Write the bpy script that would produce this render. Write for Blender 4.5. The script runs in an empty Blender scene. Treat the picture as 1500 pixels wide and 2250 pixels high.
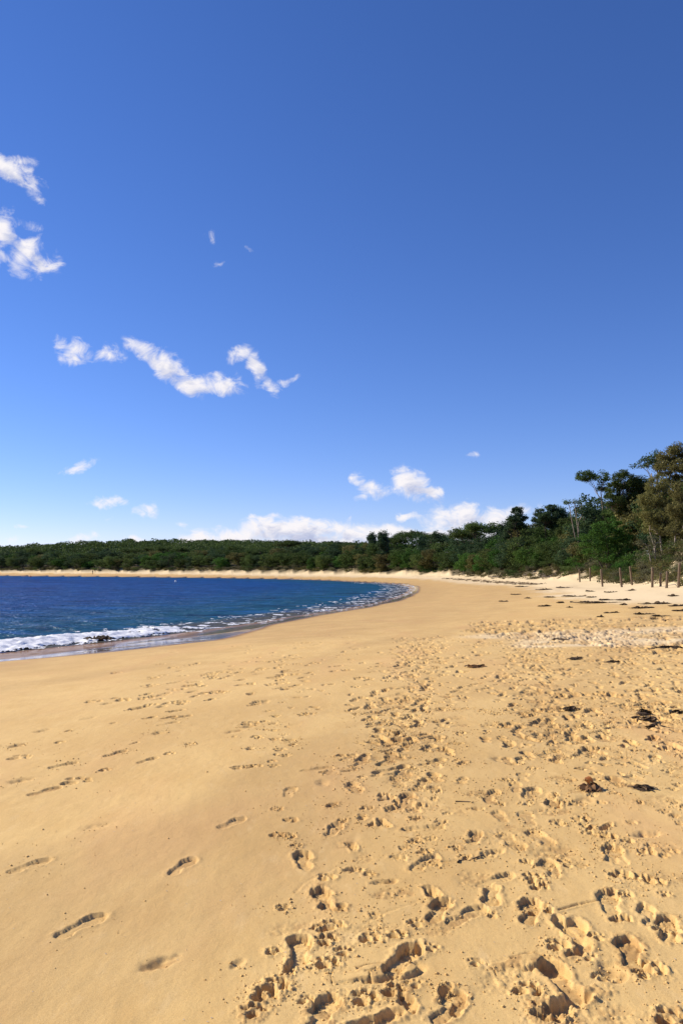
import bpy, math, random
import numpy as np
from mathutils import Vector, Matrix

random.seed(7); RNG = np.random.default_rng(7)
R = math.radians
scene = bpy.context.scene
col = scene.collection

# ------------------------------------------------------------------ camera
FPX, HORY, CAMZ = 1700.0, 1252.0, 2.76          # focal length in photo pixels, horizon row, eye height above the sea
PITCH = math.atan((HORY - 1125.0) / FPX)
cam_d = bpy.data.cameras.new('camera'); cam = bpy.data.objects.new('camera', cam_d); col.objects.link(cam)
cam_d.sensor_fit = 'VERTICAL'; cam_d.sensor_height = 36.0; cam_d.lens = 36.0 * FPX / 2250.0
cam_d.clip_start = 0.05; cam_d.clip_end = 6000
cam.location = (0, 0, CAMZ); cam.rotation_euler = (math.pi / 2 + PITCH, 0, 0)
scene.camera = cam

# ------------------------------------------------------------------ sun, sky, exposure
SUN_AZ, SUN_EL = R(-70), R(33)                  # azimuth from the view direction (negative = left)
to_sun = Vector((math.sin(SUN_AZ) * math.cos(SUN_EL), math.cos(SUN_AZ) * math.cos(SUN_EL), math.sin(SUN_EL)))
sun_d = bpy.data.lights.new('sun', 'SUN'); sun = bpy.data.objects.new('sun', sun_d); col.objects.link(sun)
sun_d.energy = 5.0; sun_d.angle = R(0.53); sun_d.color = (1.0, 0.90, 0.75)
sun.rotation_euler = to_sun.to_track_quat('Z', 'Y').to_euler(); sun.location = (-60, 20, 60)
vs = scene.view_settings
vs.view_transform = 'Standard'; vs.look = 'None'; vs.gamma = 1.0; vs.exposure = 0.35; vs.use_curve_mapping = False

SKY_STRENGTH, CLOUD_STRENGTH = 0.094, 0.76
def ray(x, y):
    """unit direction through a photo pixel"""
    dx, dz = (x - 750.0) / FPX, (1125.0 - y) / FPX
    c, s = math.cos(PITCH), math.sin(PITCH)
    v = Vector((dx, c - dz * s, s + dz * c)); v.normalize(); return v
def azel(x, y):
    v = ray(x, y); return math.atan2(v.x, v.y), math.asin(v.z)

# cloud bodies: photo pixel centre, half width, half height, tilt (deg, up to the right +), weight
CLOUDS = [
 (20,372,56,28,-25,.98),(66,400,48,24,-35,.95),(50,352,50,12,-5,.66),(95,412,22,12,-35,.7),(-40,350,60,26,-10,.8),
 (10,505,36,44,0,.98),(55,556,34,40,-50,1.05),(98,588,46,26,-15,.92),(20,580,60,18,-18,.86),(45,490,40,18,0,.66),(125,575,22,30,20,.7),(-50,540,60,60,0,.9),
 (146,752,14,16,0,.72),(170,772,38,24,20,.86),(242,778,38,20,12,.84),(316,772,36,22,-25,.82),
 (372,808,42,28,-40,1.0),(415,838,52,24,-22,1.05),(480,848,56,20,-6,1.0),(528,780,36,22,20,.84),(566,812,22,38,25,.98),(592,850,16,24,30,.9),(628,838,34,10,10,.74),(520,840,16,26,0,.7),
 (464,524,26,15,10,.70),(474,578,12,10,0,.58),(545,538,16,10,0,.48),
 (170,1024,46,13,14,.84),(240,1108,48,13,-10,.88),(322,1122,36,13,0,.76),(404,1151,18,8,-10,.74),
 (190,1184,28,12,5,.82),(140,1150,24,8,0,.62),(250,1152,16,8,0,.52),(45,1155,26,8,0,.6),(300,1192,30,10,0,.78),(30,1186,40,10,0,.6),
 (782,1050,15,15,0,.86),(820,1072,42,20,10,.96),(905,1064,48,28,-20,1.12),(945,1086,34,18,-25,1.08),
 (900,1134,36,11,-12,.96),(1041,996,16,11,10,.56),
 (962,1150,40,30,0,1.0),(1030,1140,44,34,10,1.15),(1085,1142,38,30,0,1.12),(1145,1120,40,18,0,.9),
 (440,1186,46,22,0,1.1),(515,1182,50,26,0,1.12),(590,1168,62,28,0,1.1),(650,1170,80,28,-3,1.15),(585,1147,44,9,-10,.9),(690,1152,90,13,-5,1.0),
 (760,1170,100,24,-4,1.05),(850,1178,120,22,0,1.1),(960,1184,110,24,0,1.1),(1090,1176,66,26,0,1.1),(700,1200,220,18,0,1.2),(930,1202,220,18,0,1.2),
]
def build_world():
    w = bpy.data.worlds.new('World'); scene.world = w; w.use_nodes = True
    nt = w.node_tree; nt.nodes.clear(); N = nt.nodes.new; L = nt.links.new
    # density group: (azimuth, elevation) -> raw density
    g = bpy.data.node_groups.new('cloud_density', 'ShaderNodeTree')
    g.interface.new_socket('P', in_out='INPUT', socket_type='NodeSocketVector')
    g.interface.new_socket('D', in_out='OUTPUT', socket_type='NodeSocketFloat')
    gi = g.nodes.new('NodeGroupInput'); go = g.nodes.new('NodeGroupOutput')
    gn = g.nodes.new; gl = g.links.new
    def gmath(op, a, b=None, c=None):
        n = gn('ShaderNodeMath'); n.operation = op
        for k, v in enumerate((a, b, c)):
            if v is None: continue
            if hasattr(v, 'is_output'): gl(v, n.inputs[k])
            else: n.inputs[k].default_value = v
        return n.outputs[0]
    # warp the lookup so that edges fray
    nz = gn('ShaderNodeTexNoise'); nz.inputs['Scale'].default_value = 24; nz.inputs['Detail'].default_value = 7
    gl(gi.outputs[0], nz.inputs['Vector'])
    sub = gn('ShaderNodeVectorMath'); sub.operation = 'SUBTRACT'; sub.inputs[1].default_value = (.5, .5, .5)
    gl(nz.outputs['Color'], sub.inputs[0])
    mad = gn('ShaderNodeVectorMath'); mad.operation = 'MULTIPLY_ADD'; mad.inputs[1].default_value = (.044, .034, 0)
    gl(sub.outputs[0], mad.inputs[0]); gl(gi.outputs[0], mad.inputs[2])
    P = mad.outputs[0]
    env = None
    for (x, y, hw, hh, tilt, wt) in CLOUDS:
        a, e = azel(x, y)
        off = math.cos(math.atan2(math.hypot(x - 750, y - 1125), FPX)) ** 1.5
        m = gn('ShaderNodeMapping'); m.vector_type = 'TEXTURE'
        m.inputs['Location'].default_value = (a, e, 0); m.inputs['Rotation'].default_value = (0, 0, R(tilt))
        m.inputs['Scale'].default_value = (hw / FPX * off * 2.2, hh / FPX * off * 2.2, 1)
        gl(P, m.inputs['Vector'])
        ln = gn('ShaderNodeVectorMath'); ln.operation = 'LENGTH'; gl(m.outputs[0], ln.inputs[0])
        mr = gn('ShaderNodeMapRange'); mr.interpolation_type = 'SMOOTHSTEP'
        mr.inputs['From Min'].default_value = 1.0; mr.inputs['From Max'].default_value = 0.0
        mr.inputs['To Max'].default_value = wt; gl(ln.outputs['Value'], mr.inputs['Value'])
        env = mr.outputs[0] if env is None else gmath('MAXIMUM', env, mr.outputs[0])
    # scattered cloud on round the sky, outside the part that the photograph shows
    sx = gn('ShaderNodeSeparateXYZ'); gl(gi.outputs[0], sx.inputs[0])
    aa = gmath('ABSOLUTE', sx.outputs[0])
    side = gn('ShaderNodeMapRange'); side.interpolation_type = 'SMOOTHSTEP'; side.inputs['From Min'].default_value = .50; side.inputs['From Max'].default_value = .75
    gl(aa, side.inputs['Value'])
    st = gn('ShaderNodeMapping'); st.inputs['Scale'].default_value = (1, 2.2, 1); gl(P, st.inputs['Vector'])
    big = gn('ShaderNodeTexNoise'); big.inputs['Scale'].default_value = 3.2; big.inputs['Detail'].default_value = 3; gl(st.outputs[0], big.inputs['Vector'])
    bigm = gn('ShaderNodeMapRange'); bigm.interpolation_type = 'SMOOTHSTEP'; bigm.inputs['From Min'].default_value = .58; bigm.inputs['From Max'].default_value = .74; bigm.inputs['To Max'].default_value = .9
    gl(big.outputs['Fac'], bigm.inputs['Value'])
    up = gn('ShaderNodeMapRange'); up.inputs['From Min'].default_value = 0.02; up.inputs['From Max'].default_value = .05; gl(sx.outputs[1], up.inputs['Value'])
    env = gmath('MAXIMUM', env, gmath('MULTIPLY', gmath('MULTIPLY', side.outputs[0], bigm.outputs[0]), up.outputs[0]))
    fb = gn('ShaderNodeTexNoise'); fb.inputs['Scale'].default_value = 34; fb.inputs['Detail'].default_value = 10; fb.inputs['Roughness'].default_value = .66
    fb.inputs['Distortion'].default_value = .8
    st2 = gn('ShaderNodeMapping'); st2.inputs['Scale'].default_value = (1, 1.35, 1); st2.inputs['Rotation'].default_value = (0, 0, R(20)); gl(gi.outputs[0], st2.inputs['Vector'])
    gl(st2.outputs[0], fb.inputs['Vector'])
    n0 = gmath('MULTIPLY', gmath('SUBTRACT', fb.outputs['Fac'], .5), 3.0)
    on = gmath('MINIMUM', gmath('MULTIPLY', env, 5.0), 1.0)
    d = gmath('MULTIPLY', gmath('ADD', gmath('SUBTRACT', gmath('MULTIPLY', env, 1.75), .72), n0), on)
    gl(d, go.inputs[0])
    # directions
    tc = N('ShaderNodeTexCoord'); sep = N('ShaderNodeSeparateXYZ'); L(tc.outputs['Generated'], sep.inputs[0])
    def wm(op, a, b=None):
        n = N('ShaderNodeMath'); n.operation = op
        for k, v in enumerate((a, b)):
            if v is None: continue
            if hasattr(v, 'is_output'): L(v, n.inputs[k])
            else: n.inputs[k].default_value = v
        return n.outputs[0]
    az = wm('ARCTAN2', sep.outputs[0], sep.outputs[1]); el = wm('ARCSINE', sep.outputs[2])
    cb = N('ShaderNodeCombineXYZ'); L(az, cb.inputs[0]); L(el, cb.inputs[1])
    d1 = N('ShaderNodeGroup'); d1.node_tree = g; L(cb.outputs[0], d1.inputs[0])
    sh = N('ShaderNodeVectorMath'); sh.operation = 'ADD'; sh.inputs[1].default_value = (-.011, .011, 0); L(cb.outputs[0], sh.inputs[0])
    d2 = N('ShaderNodeGroup'); d2.node_tree = g; L(sh.outputs[0], d2.inputs[0])
    al = N('ShaderNodeMapRange'); al.interpolation_type = 'SMOOTHSTEP'; al.inputs['From Min'].default_value = .0; al.inputs['From Max'].default_value = 1.2
    L(d1.outputs[0], al.inputs['Value'])
    lit = N('ShaderNodeMapRange'); lit.interpolation_type = 'SMOOTHSTEP'; lit.inputs['From Min'].default_value = 1.75; lit.inputs['From Max'].default_value = .25
    L(d2.outputs[0], lit.inputs['Value'])
    cr = N('ShaderNodeMix'); cr.data_type = 'RGBA'; cr.inputs[6].default_value = (.50, .55, .76, 1); cr.inputs[7].default_value = (1.0, .965, .99, 1)  # sunlit and shaded sides of the clouds, put into their colour
    L(lit.outputs[0], cr.inputs[0])
    sky = N('ShaderNodeTexSky'); sky.sky_type = 'NISHITA'; sky.sun_disc = False
    sky.sun_elevation = SUN_EL; sky.sun_rotation = SUN_AZ; sky.altitude = 0; sky.air_density = .9; sky.dust_density = .0; sky.ozone_density = 5.0
    hs = N('ShaderNodeHueSaturation'); hs.inputs['Saturation'].default_value = 1.14; L(sky.outputs[0], hs.inputs['Color'])
    tint = N('ShaderNodeMix'); tint.data_type = 'RGBA'; tint.blend_type = 'MULTIPLY'; tint.inputs[0].default_value = 1; tint.inputs[7].default_value = (1.12, .975, 1.25, 1)
    L(hs.outputs[0], tint.inputs[6])
    b1 = N('ShaderNodeBackground'); b1.inputs['Strength'].default_value = SKY_STRENGTH; L(tint.outputs[2], b1.inputs[0])
    b2 = N('ShaderNodeBackground'); b2.inputs['Strength'].default_value = CLOUD_STRENGTH; L(cr.outputs[2], b2.inputs[0])
    mx = N('ShaderNodeMixShader'); L(al.outputs[0], mx.inputs[0]); L(b1.outputs[0], mx.inputs[1]); L(b2.outputs[0], mx.inputs[2])
    out = N('ShaderNodeOutputWorld'); L(mx.outputs[0], out.inputs[0])
build_world()

# ------------------------------------------------------------------ helpers: noise, lines, ground height
def _hash(ix, iy, seed):
    with np.errstate(over='ignore'):
        h = (ix.astype(np.int64).astype(np.uint32) * np.uint32(374761393) + iy.astype(np.int64).astype(np.uint32) * np.uint32(668265263) + np.uint32((seed * 2246822519) & 0xffffffff))
        h = (h ^ (h >> np.uint32(13))) * np.uint32(1274126177)
        h = h ^ (h >> np.uint32(16))
    return (h & np.uint32(0xffffff)).astype(np.float64) / float(0xffffff)
def vn(x, y, seed=0):
    x = np.asarray(x, float); y = np.asarray(y, float)
    ix = np.floor(x); iy = np.floor(y); fx = x - ix; fy = y - iy
    fx = fx * fx * fx * (fx * (fx * 6 - 15) + 10); fy = fy * fy * fy * (fy * (fy * 6 - 15) + 10)
    a = _hash(ix, iy, seed); b = _hash(ix + 1, iy, seed); c = _hash(ix, iy + 1, seed); d = _hash(ix + 1, iy + 1, seed)
    return (a + (b - a) * fx) * (1 - fy) + (c + (d - c) * fx) * fy
def fbm(x, y, seed=0, octv=4, gain=.5):
    t = 0; a = 1; s = 0; x = np.asarray(x, float); y = np.asarray(y, float)
    for k in range(octv):
        t = t + a * (vn(x, y, seed + k * 17) - .5); s += a; a *= gain
        x, y = x * 1.93 * .8 - y * 1.93 * .6 + 3.1, x * 1.93 * .6 + y * 1.93 * .8 - 1.7
    return t / s * 2
def sstep(a, b, x):
    t = np.clip((x - a) / (b - a), 0, 1); return t * t * (3 - 2 * t)
def smooth_line(p, k=4):
    p = np.array(p, float); q = np.vstack([2 * p[0] - p[1], p, 2 * p[-1] - p[-2]]); out = []
    for i in range(1, len(q) - 2):
        for t in np.arange(k) / k:
            a, b, c, d = q[i - 1], q[i], q[i + 1], q[i + 2]
            out.append(.5 * ((2 * b) + (c - a) * t + (2 * a - 5 * b + 4 * c - d) * t * t + (3 * b - a - 3 * c + d) * t ** 3))
    out.append(p[-1]); return np.array(out)
def sdist(x, y, line):
    """signed distance to a line: positive on its right-hand side"""
    x = np.asarray(x, float); y = np.asarray(y, float); sh = x.shape; x = x.ravel(); y = y.ravel()
    A = line[:-1]; D = line[1:] - A; l2 = (D * D).sum(1); out = np.empty(x.shape)
    for k in range(0, len(x), 20000):
        X = x[k:k + 20000, None] - A[None, :, 0]; Y = y[k:k + 20000, None] - A[None, :, 1]
        t = np.clip((X * D[:, 0] + Y * D[:, 1]) / l2, 0, 1); X -= t * D[:, 0]; Y -= t * D[:, 1]
        d2 = X * X + Y * Y; j = d2.argmin(1); r = np.arange(len(j))
        out[k:k + 20000] = np.sqrt(d2[r, j]) * np.where(D[j, 0] * Y[r, j] - D[j, 1] * X[r, j] > 0, -1.0, 1.0)
    return out.reshape(sh)
def sdist_grid(X, Y, line, k=5):
    """the same on a fine grid, worked out on every k-th row and column"""
    ii = np.unique(np.append(np.arange(0, X.shape[0], k), X.shape[0] - 1)); jj = np.unique(np.append(np.arange(0, X.shape[1], k), X.shape[1] - 1))
    S = sdist(X[np.ix_(ii, jj)], Y[np.ix_(ii, jj)], line)
    def up(S, idx, n):
        q = np.arange(n); p = np.clip(np.searchsorted(idx, q, side='right') - 1, 0, len(idx) - 2); f = ((q - idx[p]) / (idx[p + 1] - idx[p]))[:, None]
        return S[p] * (1 - f) + S[p + 1] * f
    return up(up(S, ii, X.shape[0]).T, jj, X.shape[1]).T
SHORE = smooth_line([(-130,-160),(-62,-80),(-32,-24),(-23,0),(-17.2,14),(-11.6,25.8),(-9.5,29.4),(-7.9,32.6),(-6.3,36.6),(-4.5,41.6),(-3.3,46),(-.5,54),(3.3,68),
    (7.7,96),(10.2,121),(10.6,143),(7.2,160),(1.2,184),(-6.8,209),(-20.8,235),(-37.5,256),(-67,287),(-90,306),(-121,329),(-156,353),(-250,396),(-520,450),(-1200,520)], 3)
DUNE = smooth_line([(70,-160),(42,-60),(31,-20),(26.5,5),(23.5,25),(20.6,42),(21.6,52),(23.2,60),(25.4,74),(27,88),(26,106),(25,125),(25,145),(23.5,170),(18,192),(8,216),(-6,240),(-38,284),
    (-92,337),(-158,384),(-252,426),(-522,482),(-1200,552)], 3)
def zprof(s):
    return np.interp(s, [-400,-60,-10,-2,0,3,10,16,22,40,400], [-9,-4,-.9,-.12,0,.17,.72,1.02,1.20,1.35,1.5])
def zdune(t):
    return np.interp(t, [-14,-6,-1.5,0,1.5,4,8,14,40,120,400,1500], [0,.10,.36,.52,.95,1.75,2.6,3.3,4.2,5.2,8,8])
def height(x, y, st=None):
    x = np.asarray(x, float); y = np.asarray(y, float)
    s, t = st if st is not None else (sdist(x, y, SHORE), sdist(x, y, DUNE))
    z = zprof(s + 1.2 * fbm(x / 14, y / 14, 5, 2) * sstep(4, 12, s))
    nearby = sstep(500, 200, np.hypot(x, y))
    z = z + zdune(t + 1.6 * fbm(x / 7, y / 7, 11, 3) * sstep(-6, 1, t))
    z = z + sstep(0, 3, t) * .25 * fbm(x / 2.2, y / 2.2, 21, 3) + sstep(-.5, 2, t) * sstep(14, 7, t) * .22 * fbm(x / .8, y / .8, 23, 3)
    z = z + 1.5 * sstep(.3, 4.5, t) * sstep(38, 46, y) * sstep(84, 64, y)          # the high sandy bank at the right
    # wooded hill behind the far beach
    z = z + sstep(20, 130, t) * (10.5 * np.exp(-(((x + 150) / np.where(x > -150, 240., 110.)) ** 2) - ((y - 640) / 210.) ** 2))
    # soft long undulation of the beach
    z = z + sstep(2.5, 8, s) * .035 * fbm(x / 2.6, y / 3.4, 31, 3)
    return z
def px(x, y):
    """the point of the ground seen at a photo pixel"""
    x = np.atleast_1d(np.asarray(x, float)); y = np.atleast_1d(np.asarray(y, float))
    dx, dz = (x - 750.0) / FPX, (1125.0 - y) / FPX; c, s = math.cos(PITCH), math.sin(PITCH)
    vy = c - dz * s; vz = s + dz * c; k = np.zeros(x.shape)
    far = y < 1340; n = ~far
    if n.any():
        z = np.full(n.sum(), 1.15)
        for _ in range(8):
            kk = np.clip((CAMZ - z) / -vz[n], .5, 600); z = .4 * z + .6 * height(dx[n] * kk, vy[n] * kk)
        k[n] = kk
    if far.any():
        ks = np.geomspace(20, 600, 260)[None]; X = dx[far][:, None] * ks; Y = vy[far][:, None] * ks; g = CAMZ + vz[far][:, None] * ks - np.maximum(height(X, Y), 0)
        i = np.argmax(g < 0, axis=1); i = np.maximum(i, 1); r = np.arange(len(i)); g0, g1 = g[r, i - 1], g[r, i]
        k[far] = ks[0, i - 1] + (ks[0, i] - ks[0, i - 1]) * g0 / (g0 - g1 + 1e-9)
    return np.stack([dx * k, vy * k, height(dx * k, vy * k)], -1)
def at(x, y, Y):
    v = ray(x, y); k = Y / v.y; return np.array((v.x * k, Y, CAMZ + v.z * k))
def H(x, y): return float(height(np.array([x]), np.array([y]))[0])

# ------------------------------------------------------------------ helpers: meshes, things
def mesh_np(name, V, F, smooth=False, mats=(), attrs=None, mi=None):
    """V Nx3, F list of int arrays (each M x k)"""
    me = bpy.data.meshes.new(name); V = np.asarray(V, np.float32)
    if not isinstance(F, (list, tuple)): F = [F]
    F = [np.asarray(f, np.int32) for f in F if len(f)]
    me.vertices.add(len(V)); me.vertices.foreach_set('co', V.ravel())
    lv = np.concatenate([f.ravel() for f in F]); cnt = np.concatenate([np.full(len(f), f.shape[1], np.int32) for f in F])
    me.loops.add(len(lv)); me.loops.foreach_set('vertex_index', lv)
    me.polygons.add(len(cnt)); me.polygons.foreach_set('loop_start', np.concatenate([[0], np.cumsum(cnt)[:-1]]).astype(np.int32))
    me.polygons.foreach_set('loop_total', cnt)
    if smooth: me.polygons.foreach_set('use_smooth', np.ones(len(cnt), bool))
    if mi is not None: me.polygons.foreach_set('material_index', np.asarray(mi, np.int32))
    for k, a in (attrs or {}).items():
        at_ = me.attributes.new(k, 'FLOAT', 'POINT'); at_.data.foreach_set('value', np.asarray(a, np.float32).ravel())
    for m in mats: me.materials.append(m)
    me.update(); me.validate(); return me
def obj(name, me, parent=None, loc=None):
    o = bpy.data.objects.new(name, me); col.objects.link(o)
    if parent is not None: o.parent = parent
    if loc is not None: o.location = loc
    return o
def tag(o, label=None, cat=None, group=None, kind=None):
    if label: o['label'] = label
    if cat: o['category'] = cat
    if group: o['group'] = group
    if kind: o['kind'] = kind
    return o
def empty(name, loc, rz=0.0):
    o = bpy.data.objects.new(name, None); col.objects.link(o); o.location = loc; o.rotation_euler = (0, 0, rz); o.empty_display_size = .3; return o
def dup(root, loc, rz, sc=(1, 1, 1)):
    r = root.copy(); col.objects.link(r); r.location = loc; r.rotation_euler = (0, 0, rz); r.scale = sc
    for ch in list(root.children):
        c = ch.copy(); col.objects.link(c); c.parent = r
    return r
class Acc:
    def __init__(s): s.V = []; s.T = []; s.Q = []; s.A = []; s.n = 0
    def add(s, V, T=None, Q=None, a=None):
        V = np.asarray(V, float); s.V.append(V)
        if T is not None and len(T): s.T.append(np.asarray(T) + s.n)
        if Q is not None and len(Q): s.Q.append(np.asarray(Q) + s.n)
        s.A.append(np.zeros(len(V)) if a is None else np.broadcast_to(a, (len(V),))); s.n += len(V)
    def tube(s, P, rad, sides=5, a=0.0):
        P = np.asarray(P, float); n = len(P); rad = np.broadcast_to(rad, (n,))
        T = np.gradient(P, axis=0); T /= np.linalg.norm(T, axis=1, keepdims=True) + 1e-9
        ref = np.where(np.abs(T[:, 2:3]) > .9, np.array([[1., 0, 0]]), np.array([[0, 0, 1.]]))
        U = np.cross(T, ref); U /= np.linalg.norm(U, axis=1, keepdims=True) + 1e-9; W = np.cross(T, U)
        an = np.arange(sides) * 2 * math.pi / sides
        V = P[:, None] + rad[:, None, None] * (U[:, None] * np.cos(an)[None, :, None] + W[:, None] * np.sin(an)[None, :, None])
        i = np.arange(n - 1)[:, None] * sides; j = np.arange(sides)[None]; k = (j + 1) % sides
        Q = np.stack([i + j, i + k, i + sides + k, i + sides + j], -1).reshape(-1, 4)
        tip = np.array([[(n - 1) * sides + q, (n - 1) * sides + (q + 1) % sides, n * sides] for q in range(sides)])
        s.add(np.vstack([V.reshape(-1, 3), P[-1:]]), tip, Q, a)
    def mesh(s, name, mat, smooth=True, aname='tint'):
        F = []
        if s.T: F.append(np.concatenate(s.T))
        if s.Q: F.append(np.concatenate(s.Q))
        return mesh_np(name, np.concatenate(s.V), F, smooth, (mat,) if not isinstance(mat, tuple) else mat, {aname: np.concatenate(s.A)})

# ------------------------------------------------------------------ materials
def new_mat(name):
    m = bpy.data.materials.new(name); m.use_nodes = True; nt = m.node_tree
    return m, nt, nt.nodes['Principled BSDF'], nt.nodes.new, nt.links.new
def mixc(nt, fac, a, b):
    n = nt.nodes.new('ShaderNodeMix'); n.data_type = 'RGBA'
    for sock, v in ((n.inputs[0], fac), (n.inputs[6], a), (n.inputs[7], b)):
        if hasattr(v, 'is_output'): nt.links.new(v, sock)
        elif isinstance(v, (int, float)): sock.default_value = v
        else: sock.default_value = (*v, 1)
    return n.outputs[2]
def noise(nt, scale, detail=3, rough=.5, vec=None, dist=0.0):
    n = nt.nodes.new('ShaderNodeTexNoise'); n.inputs['Scale'].default_value = scale; n.inputs['Detail'].default_value = detail
    n.inputs['Roughness'].default_value = rough; n.inputs['Distortion'].default_value = dist
    if vec is not None: nt.links.new(vec, n.inputs['Vector'])
    return n.outputs['Fac']
def rng(nt, v, a, b, c=0.0, d=1.0, smooth=True):
    n = nt.nodes.new('ShaderNodeMapRange'); nt.links.new(v, n.inputs['Value'])
    if smooth: n.interpolation_type = 'SMOOTHSTEP'
    for k, q in zip(('From Min', 'From Max', 'To Min', 'To Max'), (a, b, c, d)): n.inputs[k].default_value = q
    return n.outputs[0]
def attr(nt, name):
    n = nt.nodes.new('ShaderNodeAttribute'); n.attribute_name = name; return n.outputs['Fac']
def mth(nt, op, a, b=None):
    n = nt.nodes.new('ShaderNodeMath'); n.operation = op
    for k, v in enumerate((a, b)):
        if v is None: continue
        if hasattr(v, 'is_output'): nt.links.new(v, n.inputs[k])
        else: n.inputs[k].default_value = v
    return n.outputs[0]
def geo_pos(nt, scale=(1, 1, 1), rot=0.0):
    g = nt.nodes.new('ShaderNodeNewGeometry'); m = nt.nodes.new('ShaderNodeMapping'); m.inputs['Scale'].default_value = scale; m.inputs['Rotation'].default_value = (0, 0, rot)
    nt.links.new(g.outputs['Position'], m.inputs['Vector']); return m.outputs[0]
def bump(nt, h, strength, dist, bsdf=None, prev=None):
    n = nt.nodes.new('ShaderNodeBump'); n.inputs['Distance'].default_value = dist
    if hasattr(strength, 'is_output'): nt.links.new(strength, n.inputs['Strength'])
    else: n.inputs['Strength'].default_value = strength
    nt.links.new(h, n.inputs['Height'])
    if prev is not None: nt.links.new(prev, n.inputs['Normal'])
    if bsdf is not None: nt.links.new(n.outputs[0], bsdf.inputs['Normal'])
    return n.outputs[0]

def make_sand():
    m, nt, b, N, L = new_mat('sand')
    p = geo_pos(nt)
    wet, pale, film, soil, dug = attr(nt, 'wet'), attr(nt, 'pale'), attr(nt, 'film'), attr(nt, 'soil'), attr(nt, 'dug')
    n1 = noise(nt, .55, 4, .55, p); n2 = noise(nt, 3.2, 4, .6, geo_pos(nt, (1, .45, 1), R(-28))); n3 = noise(nt, 260, 2, .6, p); n4 = noise(nt, 900, 1, .5, p)
    c = mixc(nt, rng(nt, n1, .35, .65), (0.656, 0.427, 0.159), (0.748, 0.504, 0.194))
    c = mixc(nt, rng(nt, noise(nt, 34, 5, .7, p), .50, .72, 0, .35), c, (0.598, 0.353, 0.119))
    c = mixc(nt, rng(nt, noise(nt, 14, 4, .65, geo_pos(nt, (1, .35, 1), R(-24))), .54, .70, 0, .4), c, (0.800, 0.569, 0.262))
    c = mixc(nt, rng(nt, n2, .42, .70, 0, .55), c, (0.629, 0.395, 0.136))
    c = mixc(nt, rng(nt, noise(nt, .9, 5, .6, geo_pos(nt, (1, .3, 1), R(-25))), .50, .72, 0, .5), c, (0.666, 0.390, 0.159))
    c = mixc(nt, rng(nt, n3, .46, .72, 0, .60), c, (0.462, 0.276, 0.090))
    c = mixc(nt, rng(nt, n4, .60, .70, 0, .6), c, (0.740, 0.590, 0.327))
    c = mixc(nt, rng(nt, n4, .38, .30, 0, .65), c, (0.278, 0.161, 0.063))
    dry = mixc(nt, rng(nt, n3, .4, .7, 0, .5), (0.795, 0.628, 0.372), (0.703, 0.523, 0.290))
    c = mixc(nt, pale, c, dry)
    c = mixc(nt, dug, c, (.30, .150, .052))
    c = mixc(nt, soil, c, (.055, .046, .022))
    wc = mixc(nt, rng(nt, noise(nt, 1.1, 3, .5, p), .35, .7), (.215, .115, .050), (.290, .165, .075))
    damp = mixc(nt, wet, c, wc)
    L(damp, b.inputs['Base Color'])
    L(rng(nt, film, 0, 1, .88, .13, False), b.inputs['Roughness'])
    L(rng(nt, film, 0, 1, .18, .5, False), b.inputs['Specular IOR Level'])
    L(mth(nt, 'MULTIPLY', film, .9), b.inputs['Coat Weight']); b.inputs['Coat Roughness'].default_value = .05; b.inputs['Coat IOR'].default_value = 1.33
    inv = mth(nt, 'SUBTRACT', 1.0, film)
    h1 = bump(nt, noise(nt, 520, 3, .7, p), mth(nt, 'MULTIPLY', inv, .6), .0020)
    h2 = bump(nt, noise(nt, 70, 4, .6, p), mth(nt, 'MULTIPLY', inv, .22), .006, prev=h1)
    bump(nt, noise(nt, 9, 4, .55, geo_pos(nt, (1, .5, 1), R(-28))), mth(nt, 'MULTIPLY', inv, .16), .04, b, h2)
    return m
def make_sea():
    m, nt, b, N, L = new_mat('sea_water')
    dep = attr(nt, 'offshore')
    p = geo_pos(nt, (1, 1, 1))
    streak = noise(nt, .05, 4, .6, geo_pos(nt, (.35, 1, 1), R(12)))
    deep = mixc(nt, rng(nt, streak, .38, .62), (.005, .027, .155), (.007, .060, .265))
    c = mixc(nt, rng(nt, dep, 3, 26), (.011, .078, .130), (.005, .054, .205))
    c = mixc(nt, rng(nt, dep, 20, 90), c, deep)
    c = mixc(nt, rng(nt, dep, 3.2, .4), c, (.10, .095, .070))
    chop_shade = noise(nt, .55, 5, .7, geo_pos(nt, (.30, 1, 1), R(14)), .6)  # bright and dark wave facets, painted into the water colour
    c = mixc(nt, rng(nt, chop_shade, .50, .64, 0, .75), c, (.018, .108, .330))
    c = mixc(nt, rng(nt, chop_shade, .48, .36, 0, .75), c, (.004, .022, .075))
    L(c, b.inputs['Base Color']); b.inputs['Roughness'].default_value = .15; b.inputs['IOR'].default_value = 1.33
    b.inputs['Specular IOR Level'].default_value = 0
    w1 = noise(nt, .75, 5, .62, geo_pos(nt, (.55, 1, 1), R(20)), .4); w2 = noise(nt, 3.6, 4, .65, geo_pos(nt, (.6, 1, 1), R(-8)), .3)
    h1 = bump(nt, w1, .9, .8); h2 = bump(nt, w2, .8, .2, b, h1)
    gl_ = N('ShaderNodeBsdfGlossy'); gl_.inputs['Roughness'].default_value = .18; L(h2, gl_.inputs['Normal'])
    fr = N('ShaderNodeFresnel'); fr.inputs['IOR'].default_value = 1.33; L(h2, fr.inputs['Normal'])
    mx = N('ShaderNodeMixShader'); L(mth(nt, 'MINIMUM', fr.outputs[0], .105), mx.inputs[0]); L(b.outputs[0], mx.inputs[1]); L(gl_.outputs[0], mx.inputs[2]); L(mx.outputs[0], nt.nodes['Material Output'].inputs['Surface'])
    return m
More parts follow.
